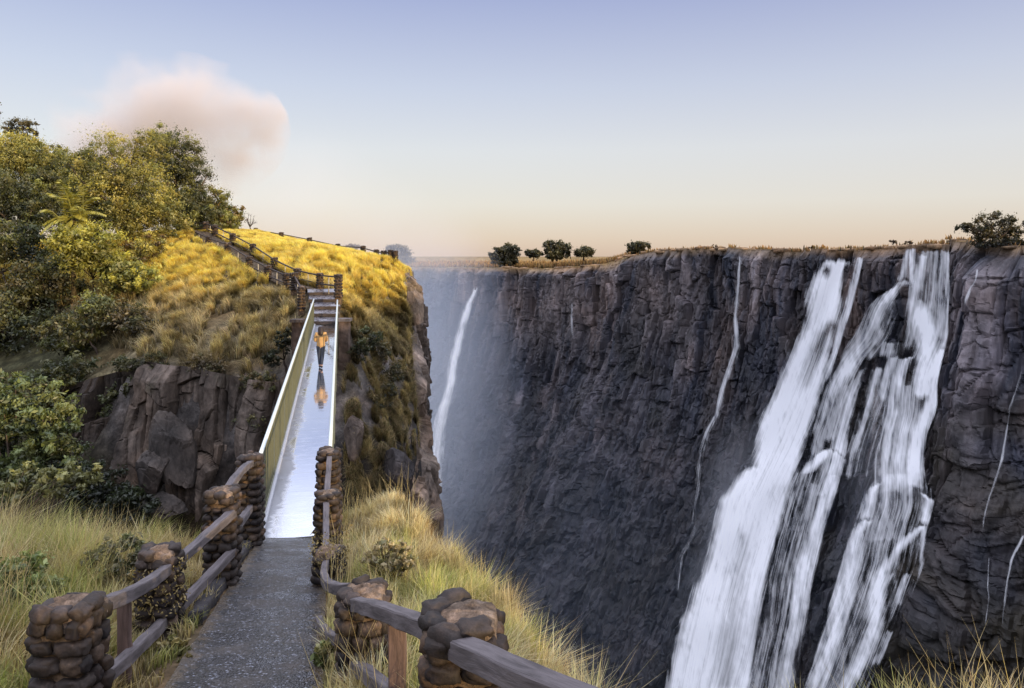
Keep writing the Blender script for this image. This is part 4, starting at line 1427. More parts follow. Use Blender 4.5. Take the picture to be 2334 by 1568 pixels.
# leafy weeds standing in the meadow grass
GW = 'leafy weeds in the near grass'
for i, (lab, u, v, y, ru, rv, pal) in enumerate([
        ('dusty grey green weed clump behind the second pillar of the left fence', 268, 1275, 9.6, 75, 55, [(.20, .19, .09), (.27, .24, .12), (.14, .15, .06)]),
        ('low brown weed beside the first post of the left fence', 395, 1500, 7.0, 40, 45, [(.24, .19, .07), (.15, .14, .05)]),
        ('broad green weed at the left edge of the meadow', 40, 1330, 8.2, 90, 60, [(.17, .21, .06), (.24, .27, .09)]),
        ('brownish twiggy weed on the right slope beside the third pillar', 885, 1272, 9.6, 52, 40, [(.34, .27, .13), (.24, .22, .09), (.42, .34, .18)]),
        ('small green weed at the foot of the right fence', 760, 1500, 6.6, 45, 40, [(.18, .21, .06), (.26, .24, .09)])]):
    q = at(u, v, y)
    tree('weed', lab, 'plant', A(q[0], q[1], float(zn([q[0]], [q[1]])[0])), [blob(u, v, y, ru, rv), blob(u + ru * .5, v + rv * .3, y - .2, ru * .6, rv * .6)], 90, 45, .055, pal, 300 + i, .012, group=GW, limbs=16, clump=.10, asp=.5)

# boulders ------------------------------------------------------------------
def boulder(label, c, rad, seed, cuts=9, col=(.10, .092, .088), rot=0, name='boulder', group='boulders in the ravine', cat='boulder'):
    r = np.random.default_rng(seed)
    V, Fc = ico(5)
    V = V.copy()
    V = V * (1 + .16 * fbm(V * 1.1 + seed, 3, 5))[:, None]
    for _ in range(cuts):
        n = r.normal(size=3)
        n /= np.linalg.norm(n)
        d = r.uniform(.5, .82)
        o = np.clip(V @ n - d, 0, None)
        V = V - (o * 1.0)[:, None] * n
    e1_, e2_, v_ = voro(V * 1.5 + seed, seed)
    V = V * (1 + .05 * fbm(V * 4 + seed, 4, 6) + .10 * (v_ - .5) - .05 * np.clip(.08 - (e2_ - e1_), 0, .08) / .08)[:, None]
    V = V * rad
    ca, sa = math.cos(rot), math.sin(rot)
    V = V @ np.array([[ca, 0, -sa], [0, 1, 0], [sa, 0, ca]])
    V = V + c
    return tag(mk(name, V, Fc, M['rock'], col=A(*col) * (1 + .5 * fbm(V * .8, 4, seed))[:, None], origin=np.asarray(c) - A(0, 0, rad[2] * .8), smooth=False), label, cat, group)


boulder('tall leaning slab of smooth grey rock standing in the cleft', at(398, 1035, 41.0), A(1.15, 1.3, 2.75), 3, 6, (.062, .052, .045), rot=-.16)
boulder('rounded egg shaped boulder leaning on the tall slab', at(352, 1075, 40.2), A(1.05, 1.2, 1.25), 5, 6, (.07, .058, .05))
boulder('broken boulder at the bottom of the cleft', at(372, 1165, 39.8), A(1.3, 1.2, .95), 8, 10, (.055, .046, .04))
boulder('pale blocky rock beside the right railing', at(808, 1000, 39.7), A(.6, .7, 1.25), 12, 12, (.13, .10, .08), group='rocks on the right flank of the hill')
boulder('dark round boulder below the pale rocks at the foot of the steep grass', at(905, 1062, 40.0), A(.95, .9, 1.05), 15, 7, (.06, .052, .05), group='rocks on the right flank of the hill')
boulder('sunlit blocky rock at the top of the cliff edge', at(948, 705, 59.5), A(.85, 1.2, 2.2), 18, 14, (.20, .145, .10), group='rocks on the right flank of the hill', rot=-.05)

# ------------------------------------------------------------------ grass
def blades(P, L, W, cols, r, lean=.35, bend=.5, wind=(0, 0), tuft=None):
    n = len(P)
    az = r.uniform(0, 2 * np.pi, n) if tuft is None else tuft * 37.0 + r.normal(0, .75, n)
    ld = np.stack([np.cos(az), np.sin(az), 0 * az], 1) * r.uniform(.1, 1, n)[:, None] * lean + (wind[0], wind[1], 0)
    side = np.stack([-np.sin(az + r.normal(0, .8, n)), np.cos(az), 0 * az], 1)
    side /= np.linalg.norm(side, axis=1)[:, None]
    L = np.asarray(L)[:, None]
    W = np.asarray(W)[:, None]
    up = A(0, 0, 1)
    m = P + L * (.55 * up + .35 * ld)
    e = L * (up * (1 - bend * .35 * np.clip(np.linalg.norm(ld, axis=1)[:, None], 0, 1)) + ld * (1.0 + bend * .5))
    tip = P + e
    V = np.stack([P - side * W, P + side * W, m - side * W * .75, m + side * W * .75, tip], 1).reshape(-1, 3)
    b = np.arange(n)[:, None] * 5
    T = np.concatenate([b + (0, 1, 3), b + (0, 3, 2), b + (2, 3, 4)])
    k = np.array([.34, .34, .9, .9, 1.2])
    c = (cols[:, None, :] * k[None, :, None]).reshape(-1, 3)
    return V, T, np.clip(c, .005, .85)


def scatter(n, x0, x1, y0, y1, zf, keep, r):
    x, y = r.uniform(x0, x1, n), r.uniform(y0, y1, n)
    z = zf(x, y)
    m = keep(x, y, z)
    return np.c_[x, y, z][m]


def pick(pal, w, n, r):
    pal = np.array(pal, float)
    return pal[r.choice(len(pal), n, p=np.array(w) / np.sum(w))] * r.uniform(.7, 1.3, n)[:, None]


# golden grass on the hill
r = np.random.default_rng(21)
LMx = np.array([at(*q) for q in FL])
RMx = np.array([at(*q) for q in FR])


def hill_keep(x, y, z):
    j, i = np.clip(((y - hy[0]) / .3).astype(int), 0, len(hy) - 1), np.clip(((x - hx[0]) / .3).astype(int), 0, len(hx) - 1)
    sl = slope.reshape(HZ.shape)[j, i]
    xl = np.interp(y, LMx[:, 1], LMx[:, 0])
    xr = np.interp(y, RMx[:, 1], RMx[:, 0])
    path_ = (y > 42) & (y < 71) & (x > xl - .1) & (x < xr + .1)
    ub = UC + x / y * F
    dark_side = (ub < 330 - (y - 50) * 0) & (y < 60)
    u_ = UC + x / y * F
    v_ = VH - z / y * F
    vis_ = (u_ > -60) & (v_ < 1250)
    bridge_ = (np.abs((x - B0[0]) - (y - B0[1]) * (B1[0] - B0[0]) / (B1[1] - B0[1])) < 1.0) & (y < 43)
    onstairs = (y > 42) & (y < 49) & (np.abs(x - (B1[0] - .2 * (y - 42.3))) < 1.0)
    return (sl < np.where(u_ > 770, 5.0, 2.8)) & ~path_ & vis_ & ~bridge_ & ~onstairs & (y > 38.5) & ((u_ > 330) | ((r.random(len(x)) < .25) & (z > -6.2))) & (z > -13) & ~((u_ < 700) & (z < -7.6))


P = scatter(2600000, -50, -5, 38.5, 86, hz, hill_keep, r)
u_ = UC + P[:, 0] / P[:, 1] * F
v_ = VH - P[:, 2] / P[:, 1] * F
pn_ = fbm(np.c_[P[:, :2] / 2.2, P[:, :1] * 0], 3, 210)
tuft = voro(np.c_[P[:, :2] / .55, P[:, :1] * 0], 33)
keep = (tuft[0] < .62 - .10 * (v_ > 680)) & (r.random(len(P)) < np.clip(.85 + pn_ * .9 - .15 * (P[:, 1] > 62), .2, 1)) & ((pn_ > -.16 + .1 * (u_ > 500)) | (v_ < 640 + 60 * pn_))
P, u_, v_, pn_, tv = P[keep], u_[keep], v_[keep], pn_[keep], tuft[2][keep]
n = len(P)
gold = pick([(.72, .52, .11), (.80, .60, .16), (.62, .42, .08), (.48, .38, .08), (.74, .58, .24)], [3, 3, 2, 1, 1], n, r)
dry = pick([(.52, .41, .22), (.62, .50, .29), (.38, .30, .15), (.19, .17, .075), (.36, .24, .12)], [3, 2, 2, 1.5, 1], n, r)
wl = np.clip((v_ - 640 + 60 * pn_ - 40 * (u_ > 770)) / 60, 0, 1)[:, None]  # gold above, beige below: sunlit and shaded tones put into the blades
gc = gold * (1 - wl) + dry * wl
gc *= (.48 + .95 * tv)[:, None]
L = r.uniform(.35, .85, n) * (.8 + .4 * tv)
steep = (u_ > 770) & (v_ > 740)
L = np.where(steep, L * .8, L) * np.where((v_ > 660) & (u_ < 770), 1.25, 1)
L = np.where(P[:, 1] > 63, L * np.clip(1 - (P[:, 1] - 63) / 9, .42, 1), L)
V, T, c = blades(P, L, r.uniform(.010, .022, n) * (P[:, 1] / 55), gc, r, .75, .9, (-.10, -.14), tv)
ac = Acc()
ac.add(V, T, col=c)
# the steep right flank: tussocks hanging over the edge
Q_ = scatter(900000, -17, -5, 38.8, 63, hz, lambda x, y, z: ((UC + x / y * F) > 772) & (z > -12.5) & (VH - z / y * F > 660) & (x < np.interp(y, XE_Y, XE_X) + .25) & (np.abs((x - B0[0]) - (y - B0[1]) * (B1[0] - B0[0]) / (B1[1] - B0[1])) > 1.15), r)
tq = voro(Q_ / A(.8, .8, 1.0), 36)
pq = fbm(Q_ / 2.2, 3, 215)
kq = (tq[0] < .46) & (pq > -.22)
Q_, tq, pq = Q_[kq], tq[2][kq], pq[kq]
gq = pick([(.36, .27, .15), (.46, .37, .21), (.27, .19, .10), (.17, .17, .07), (.10, .09, .045)], [2.5, 2, 2.4, 1.8, 2], len(Q_), r)
gq *= (.45 + .95 * tq)[:, None]
vq = VH - Q_[:, 2] / Q_[:, 1] * F
gq = gq + (gq * A(1.5, 1.35, .7) - gq) * np.clip((740 - vq) / 60, 0, 1)[:, None]
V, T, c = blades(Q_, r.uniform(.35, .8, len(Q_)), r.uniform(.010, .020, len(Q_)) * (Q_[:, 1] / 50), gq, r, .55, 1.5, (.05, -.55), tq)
ac.add(V, T, col=c)
tag(ac.build('hill_grass', M['grass']), kind='stuff')

# near grass, left and right of the paving
def near(n, x0, x1, y0, y1, side, r):
    def keep(x, y, z):
        a = x - xc(y)
        xl = np.interp(y, LY, LX)
        if side < 0:
            ok = (a < -.70) & (y < 12.9) & (z > -6.6)
            ok &= ~((a > -1.05) & (r.random(len(x)) < .55))
        else:
            ok = (a > .66) & (x < xl + .55) & (z > -6.3)
            ok &= ~((x - xl > .1) & (r.random(len(x)) < .5))
        u = UC + x / np.maximum(y, .5) * F
        gapz = (side > 0) & (y < 6.6) & (u > 1330) & ((np.abs(x - 3.1) > 1.0) | (np.abs(y - 5.0) > .75))
        return ok & (u > -260) & (u < 2700) & ~gapz
    return scatter(n, x0, x1, y0, y1, lambda x, y: zn(x, y), keep, r)


r = np.random.default_rng(22)
P = near(300000, -14, -1.5, 2.2, 14, -1, r)
hgt = fbm(np.c_[P[:, :2] / 1.5, P[:, :1] * 0], 3, 220)
grn = fbm(np.c_[P[:, :2] / 1.1 + 9, P[:, :1] * 0], 3, 230)
tf = voro(np.c_[P[:, :2] / .34, P[:, :1] * 0], 34)
a = P[:, 0] - xc(P[:, 1])
kp = (tf[0] < .58) | (r.random(len(P)) < .35)
P, hgt, grn, tv, a = P[kp], hgt[kp], grn[kp], tf[2][kp], a[kp]
n = len(P)
g1 = pick([(.29, .30, .09), (.20, .23, .06), (.40, .37, .13)], [2, 2, 1.5], n, r)
g2 = pick([(.46, .37, .20), (.36, .28, .14), (.24, .17, .08), (.56, .47, .29)], [2, 2, 1, 1], n, r)
wg = np.clip(.5 + grn * 3.6 - .35 * (a > -2.2) + .3 * (a < -5), 0, 1)[:, None]
gc = (g1 * wg + g2 * (1 - wg)) * (.42 + .95 * tv)[:, None]
L = r.uniform(.35, .75, n) * (1 + .5 * hgt * 1.7) * (.7 + .6 * tv)
L *= np.clip((-a - .55) / 1.6, .28, 1.15)
L *= 1 + .45 * np.clip((-a - 3.2) / 2.5, 0, 1)
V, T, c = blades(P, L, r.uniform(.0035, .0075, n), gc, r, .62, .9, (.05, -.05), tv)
ac = Acc()
ac.add(V, T, col=c)
# thin seed stalks standing above
ns_ = 1800
ii = r.choice(n, ns_)
V, T, c = blades(P[ii], r.uniform(.7, 1.15, ns_) * np.clip((-a[ii] - .4) / 2, .3, 1), r.uniform(.003, .005, ns_), pick([(.50, .40, .20), (.40, .31, .13)], [1, 1], ns_, r), r, .35, .4)
ac.add(V, T, col=c)
tag(ac.build('meadow_grass', M['grass']), kind='stuff')

r = np.random.default_rng(23)
P = near(380000, -3.5, 5.5, 2.4, 15.3, 1, r)
hgt = fbm(np.c_[P[:, :2] / 1.3, P[:, :1] * 0], 3, 240)
grn = fbm(np.c_[P[:, :2] / 1.0 + 5, P[:, :1] * 0], 3, 250)
tf = voro(np.c_[P[:, :2] / .32, P[:, :1] * 0], 35)
kp = (tf[0] < .56) | (r.random(len(P)) < .35)
P, hgt, grn, tv = P[kp], hgt[kp], grn[kp], tf[2][kp]
xl = np.interp(P[:, 1], LY, LX)
n = len(P)
g1 = pick([(.36, .36, .11), (.25, .28, .075), (.50, .46, .18)], [2, 1.5, 2], n, r)
g2 = pick([(.56, .46, .26), (.66, .56, .35), (.42, .32, .17), (.28, .19, .09)], [2, 2, 1, .8], n, r)
wg = np.clip(.55 + grn * 3.2 - .7 * (P[:, 1] > 11.6) - .45 * (xl - P[:, 0] < .45), 0, 1)[:, None]
gc = (g1 * wg + g2 * (1 - wg)) * (.46 + .95 * tv)[:, None]
edge_ = np.clip(xl - P[:, 0], -.5, 2)
gc = np.where((edge_ < .0)[:, None], gc * A(.75, .62, .5), gc)
L = r.uniform(.3, .68, n) * (1 + .8 * hgt) * (.7 + .5 * tv) * np.where(P[:, 1] > 11.8, .62, 1) * np.where(edge_ < .12, .6, 1)
L *= np.clip((P[:, 0] - xc(P[:, 1]) - .5) / .8, .35, 1)
V, T, c = blades(P, L, r.uniform(.0032, .0072, n), gc, r, .62, .9, (.05, -.05), tv)
ac = Acc()
ac.add(V, T, col=c)
ns_ = 1500
ii = r.choice(n, ns_)
V, T, c = blades(P[ii], r.uniform(.5, .95, ns_), r.uniform(.0028, .0045, ns_), pick([(.58, .47, .26), (.46, .36, .17)], [1, 1], ns_, r), r, .45, .4)
ac.add(V, T, col=c)
tag(ac.build('slope_grass', M['grass']), kind='stuff')

# grass and scrub fringe on the far plateau
r = np.random.default_rng(24)
ok = np.where((_un := (UC + rim[:, 0] / np.maximum(rim[:, 1], 20) * F)) > 700)[0]
ok = ok[(_un[ok] < 2400) & (rim[ok, 1] > 120)]
nf = 26000
ci = r.choice(ok, nf)
lft_ = _un[ci] < 1450
back = np.where(lft_, r.uniform(.3, 1, nf) ** 2 * 110, r.uniform(.2, 9, nf))
P = np.c_[tp[ci, :2] + rd[ci] * back[:, None] + r.normal(0, .4, (nf, 2)), tp[ci, 2] + (-2.4 - tp[ci, 2]) * np.clip((back - 25) / 150, 0, 1)]
m = lft_ | (r.random(nf) < .10)
m &= fbm(np.c_[P[:, :2] / 9, P[:, :1] * 0], 3, 260) > -.12
P = P[m]
n = len(P)
gc = pick([(.36, .20, .085), (.28, .16, .075), (.42, .28, .12), (.12, .09, .045)], [3, 2, 1.5, 2], n, r)
V, T, c = blades(P, r.uniform(.5, 1.7, n) * np.where(UC + P[:, 0] / P[:, 1] * F < 1450, 1.3, .75), r.uniform(.10, .26, n), gc, r, .4, .3)
tag(mk('plateau_grass', V, T, M['grass'], col=c), kind='stuff')

# slabs of rock lying on the rim
r = np.random.default_rng(25)
ac = Acc()
for u in np.r_[r.uniform(1440, 2330, 70), r.uniform(1150, 1440, 18)]:
    y = rim_y(u)
    q = at(u, np.interp(u, _u, VH - RIM[:, 2] / RIM[:, 1] * F), y)
    q = q + np.r_[q[:2] / np.linalg.norm(q[:2]) * r.uniform(.3, 5), r.uniform(-.3, .25)]
    V, T = ico(2)
    V = np.sign(V) * np.abs(V) ** .6
    V = V * (1 + .12 * perlin(V * 2 + u, 4))[:, None] * A(r.uniform(.6, 3.2), r.uniform(.5, 1.4), r.uniform(.2, .55)) + q
    ac.add(V, T, col=A(.24, .155, .085) * r.uniform(.4, 1.4))
tag(ac.build('rim_rocks', M['rock']), kind='stuff')

# ------------------------------------------------------------------ waterfalls
def ray(u, v):
    d = Vector(at(u, v, 100.0)).normalized()
    h = BVH.ray_cast(Vector((0, 0, 0)), d)
    return (h[3] if h[0] is not None else None), np.array(d)


def c6(x, y):
    return 1493.1 + .3598 * x, 522.6 + .3598 * y


def c7(x, y):
    return 1493.1 + .3598 * x, 1007.9 + .3598 * y


def cl(x, y):
    return 1481 + .3923 * x, 523.5 + .3923 * y


def same(x, y):
    return x, y


def path_(cv, pts_, w, s_):
    """one strand: surveyed centre line, half width (number or list) and strength"""
    P = np.array([cv(*p) for p in pts_], float)
    o = np.argsort(P[:, 1], kind='stable')
    w = np.broadcast_to(np.asarray(w, float), (len(P),))
    s_ = np.broadcast_to(np.asarray(s_, float), (len(P),))
    return P[o], w[o], s_[o]


def fall(label, left, right, strands, seed, lift=1.0, du=3.2, step=3.6, group='waterfalls over the far wall', jag=3.0, gaps=(), base=None, arches=(), wf=1.0, name='waterfall'):
    """sheet of water draped over the rock inside a smooth envelope; strands say where the water runs thick or thin"""
    left, right = np.array(left, float), np.array(right, float)
    v0, v1 = min(left[0, 1], right[0, 1]), max(left[-1, 1], right[-1, 1])
    vs = np.arange(v0, v1 + step, step)
    ul = np.interp(vs, left[:, 1], left[:, 0])
    ur = np.interp(vs, right[:, 1], right[:, 0])
    kk = 9
    ul = np.convolve(np.pad(ul, kk // 2, 'edge'), np.ones(kk) / kk, 'valid')
    ur = np.convolve(np.pad(ur, kk // 2, 'edge'), np.ones(kk) / kk, 'valid')
    ncol = int(np.clip(np.max(ur - ul) / du, 8, 70))
    tt = np.linspace(0, 1, ncol)
    U = ul[:, None] * (1 - tt) + ur[:, None] * tt
    VV = np.repeat(vs[:, None], ncol, 1)
    Dp = np.full(U.shape, np.nan)
    dirs = np.zeros(U.shape + (3,))
    for i in range(len(vs)):
        for j in range(ncol):
            h, d = ray(U[i, j], vs[i])
            dirs[i, j] = d
            if h is not None:
                Dp[i, j] = h
    for j in range(ncol):
        c = Dp[:, j]
        bad = np.isnan(c)
        if bad.any() and (~bad).any():
            c[bad] = np.interp(np.where(bad)[0], np.where(~bad)[0], c[~bad])
    # water leaves ledges in an arc: follow the outer envelope, then smooth
    E = Dp.copy()
    for s in range(1, 5):
        E[s:] = np.minimum(E[s:], Dp[:-s] + .2 * s)
    for a_ in range(14):
        pad = np.pad(E, ((3, 3), (2, 2)), 'edge')
        E = sum(pad[i:i + E.shape[0], j:j + E.shape[1]] for i in range(7) for j in range(5)) / 35
    q_ = np.clip(E - Dp + .1, 0, 4)
    for a_ in range(3):
        pad = np.pad(q_, 2, 'edge')
        q_ = np.max([pad[i:i + E.shape[0], j:j + E.shape[1]] for i in range(5) for j in range(5)], axis=0)
    E = E - q_ * .8
    for a_ in range(22):
        pad = np.pad(E, ((3, 3), (2, 2)), 'edge')
        E = sum(pad[i:i + E.shape[0], j:j + E.shape[1]] for i in range(7) for j in range(5)) / 35
    V = dirs * (E - lift * 1.5)[:, :, None]
    W = np.linalg.norm(V[:, -1] - V[:, 0], axis=1)
    sl = np.r_[0, np.cumsum(np.linalg.norm(np.diff(V[:, ncol // 2], axis=0), axis=1))]
    wm = np.maximum(W, W.mean() * .6)
    uv = np.stack([(tt[None, :] - .5) * wm[:, None] + seed * 9.1, np.repeat(sl[:, None], ncol, 1)], 2).reshape(-1, 2)
    q = np.c_[U.ravel() / 16, VV.ravel() / 34, np.full(U.size, seed * 3.1)]
    wob = (jag * fbm(q, 3, 5)).reshape(U.shape) * 2
    amp_ = fbm(np.c_[U.ravel() / 22, VV.ravel() / 60, np.full(U.size, seed * 1.7)], 3, 9).reshape(U.shape)
    fine = fbm(np.c_[U.ravel() / 7, VV.ravel() / 26, np.full(U.size, seed * 2.3)], 3, 13).reshape(U.shape)
    V0_ = VV.copy()
    VV = VV + 7 * fbm(np.c_[U.ravel() / 9, np.full(U.size, seed * 5.1), VV.ravel() / 120], 2, 17).reshape(U.shape) * (jag / 3.0)
    for u0, w0, kk_, vc, vr in arches:
        VV = VV - kk_ * ((U - u0) / w0) ** 2 * np.exp(-((V0_ - vc) / vr) ** 2)
    dens = np.zeros(U.shape)
    if base is not None:                                     # (left edge, right edge, strength) of a thick body of water
        bl_, br_, bs_ = np.array(base[0], float), np.array(base[1], float), base[2]
        a = np.interp(VV, bl_[:, 1], bl_[:, 0]) + wob * 1.3
        b = np.interp(VV, br_[:, 1], br_[:, 0]) + wob * .8
        m = np.clip(np.minimum((U - a) / 34, (b - U) / 26) + .40, 0, 1)
        dens = m * (bs_ - .16 * np.clip(.5 + 1.6 * amp_ + .8 * fine, 0, 1)) * np.clip((VV - v0) / 14, 0, 1)
    for P, w, st in strands:
        uc = np.interp(VV, P[:, 1], P[:, 0])
        wv = np.interp(VV, P[:, 1], w) * (1.55 + .5 * np.clip((VV - 980) / 300, 0, 1)) * wf + 1
        sv_ = np.interp(VV, P[:, 1], st)
        fade = np.clip((VV - P[0, 1] + 5) / 9, 0, 1) * np.clip((P[-1, 1] + 14 - VV) / 24, 0, 1)
        dens = np.maximum(dens, sv_ * fade * np.exp(-((U + wob - uc) / wv) ** 2 * 1.1))
    for P, w, st in gaps:
        uc = np.interp(VV, P[:, 1], P[:, 0])
        wv = np.interp(VV, P[:, 1], w)
        fade = np.clip((VV - P[0, 1]) / 16, 0, 1) * np.clip((P[-1, 1] - VV) / 24, 0, 1)
        dens = dens - np.interp(VV, P[:, 1], st) * fade * np.exp(-((U + wob - uc) / wv) ** 2)
    env = np.clip(np.minimum(tt, 1 - tt) * ncol / 3, 0, 1)[None]
    dens = np.clip(dens * (1 + .35 * amp_ + .25 * fine), 0, 1) * env
    lite = np.clip(.25 + .85 * dens + .5 * amp_, 0, 1)
    colr = np.stack([dens, lite, dens], 2).reshape(-1, 3)
    root = mk(name, V.reshape(-1, 3), grid_faces(len(vs), ncol), M['water'], col=colr, uv=uv, origin=V[-1, ncol // 2])
    return tag(root, label, 'waterfall', group)


def thin(label, mid, w, st, seed, group, lift=.8, k=.80):
    mid = np.array(mid, float)
    w = np.broadcast_to(np.asarray(w, float), (len(mid),))
    return fall(label, mid - np.c_[w * 2, w * 0], mid + np.c_[w * 2, w * 0], [path_(same, mid, w, np.asarray(st) * k)], seed, lift, 2.2, 3.6, group, jag=1.6, wf=.72)


WL = [(1868, 600), (1856, 632), (1838, 684), (1828, 746), (1810, 778), (1774, 857), (1752, 911), (1723, 965), (1712, 1062), (1684, 1078), (1634, 1141), (1617, 1220), (1611, 1267), (1579, 1342), (1551, 1414), (1533, 1476), (1518, 1548), (1495, 1640)]
WR = [(1938, 592), (1936, 640), (1920, 702), (1912, 724), (1900, 789), (1880, 868), (1858, 951), (1827, 1040), (1806, 1109), (1778, 1224), (1755, 1317), (1737, 1418), (1720, 1530), (1700, 1640)]
fall('widest white fall, a broad leaning sheet of foam left of the other big falls',
     [(1850, 586), (1822, 690), (1790, 790), (1738, 900), (1672, 1030), (1606, 1140), (1562, 1280), (1520, 1420), (1488, 1550), (1466, 1640)],
     [(1972, 586), (1958, 640), (1944, 700), (1922, 770), (1896, 868), (1874, 951), (1844, 1040), (1822, 1109), (1794, 1224), (1772, 1317), (1752, 1418), (1736, 1530), (1716, 1640)],
     [path_(same, [(1957, 586), (1950, 640), (1938, 700), (1918, 740), (1903, 800), (1882, 868)], [7, 9, 13, 10, 9, 9], [.7, .75, .8, .8, .8, .7]),
      path_(same, [(1880, 606), (1862, 640), (1848, 700)], [9, 12, 14], .85)], 1, 1.4, 3.0, base=(WL, WR, 1.0),
     gaps=[path_(c6, [(1140, 560), (1080, 650), (1030, 760), (970, 900), (930, 1050)], [14, 17, 20, 16, 12], [.35, .5, .45, .35, .15]), path_(same, [(1886, 600), (1878, 640)], 8, .8), path_(same, [(1930, 596), (1924, 640), (1920, 690)], 7, .5),
           path_(c7, [(840, 420), (800, 620), (740, 860), (700, 1150), (660, 1500)], [12, 18, 22, 24, 24], [.2, .36, .36, .4, .4]), path_(c7, [(560, 560), (520, 900), (460, 1300), (430, 1600)], [16, 22, 26, 30], [.12, .2, .25, .3])])
fall('middle fall, a ragged leaning strand separated from the widest fall by a dark rib',
     [(2034, 566), (2030, 640), (1972, 700), (1946, 753), (1912, 810), (1872, 886), (1846, 972), (1812, 1060), (1788, 1120), (1774, 1188), (1744, 1314), (1722, 1430), (1706, 1510), (1690, 1640)],
     [(2092, 566), (2090, 640), (2062, 702), (2040, 774), (1998, 818), (1980, 850), (1962, 900), (1940, 990), (1932, 1062), (1918, 1112), (1892, 1188), (1872, 1260), (1858, 1314), (1850, 1400), (1822, 1530), (1800, 1640)],
     [path_(cl, [(1500, 108), (1480, 200), (1452, 300)], 6, .72), path_(cl, [(1527, 108), (1522, 200), (1515, 300)], 5, .8), path_(cl, [(1505, 108), (1485, 300)], 16, .38),
      path_(cl, [(1480, 296), (1476, 318)], 26, .85), path_(cl, [(1420, 306), (1390, 350), (1330, 450)], [12, 14, 18], .85),
      path_(cl, [(1365, 330), (1330, 450), (1270, 580), (1200, 710), (1120, 850), (1050, 960), (1000, 1100), (960, 1260), (900, 1390)], [12, 20, 24, 22, 20, 17, 16, 15, 15], [.8, .72, .66, .85, .9, .75, .6, .5, .6]),
      path_(cl, [(1400, 400), (1385, 520), (1345, 600), (1290, 680), (1240, 760)], [16, 16, 18, 18, 14], [.5, .5, .62, .6, .6]),
      path_(cl, [(1235, 800), (1170, 950), (1140, 1080), (1112, 1230), (1095, 1290)], [8, 13, 14, 14, 13], [.5, .75, .7, .8, .9]),
      path_(cl, [(1130, 900), (1085, 1050), (1040, 1230)], 24, .55),
      path_(cl, [(1020, 1275), (990, 1300), (930, 1360), (890, 1420)], [28, 24, 16, 13], [.9, .95, .9, .7]), path_(cl, [(1085, 1280), (1060, 1450), (1020, 1560)], [22, 24, 26], [.85, .7, .8]),
      path_(c7, [(1130, 200), (1120, 300), (1040, 480), (990, 660), (950, 740), (920, 950), (890, 1150), (830, 1330), (815, 1500), (790, 1700)], [15, 14, 17, 18, 18, 20, 18, 16, 16, 18], [.85, .85, .85, .8, .9, .85, .7, .65, .7, .7]),
      path_(c7, [(940, 150), (870, 420), (820, 700), (760, 1050), (700, 1280), (670, 1500), (640, 1700)], [22, 24, 25, 26, 26, 26, 26], [.55, .5, .4, .44, .46, .5, .5]), path_(same, [(1870, 1100), (1850, 1200), (1815, 1330), (1780, 1450), (1745, 1640)], 46, .50)], 2, 1.3, arches=[(1890, 30, 14, 1035, 30), (2058, 20, 8, 645, 25)])
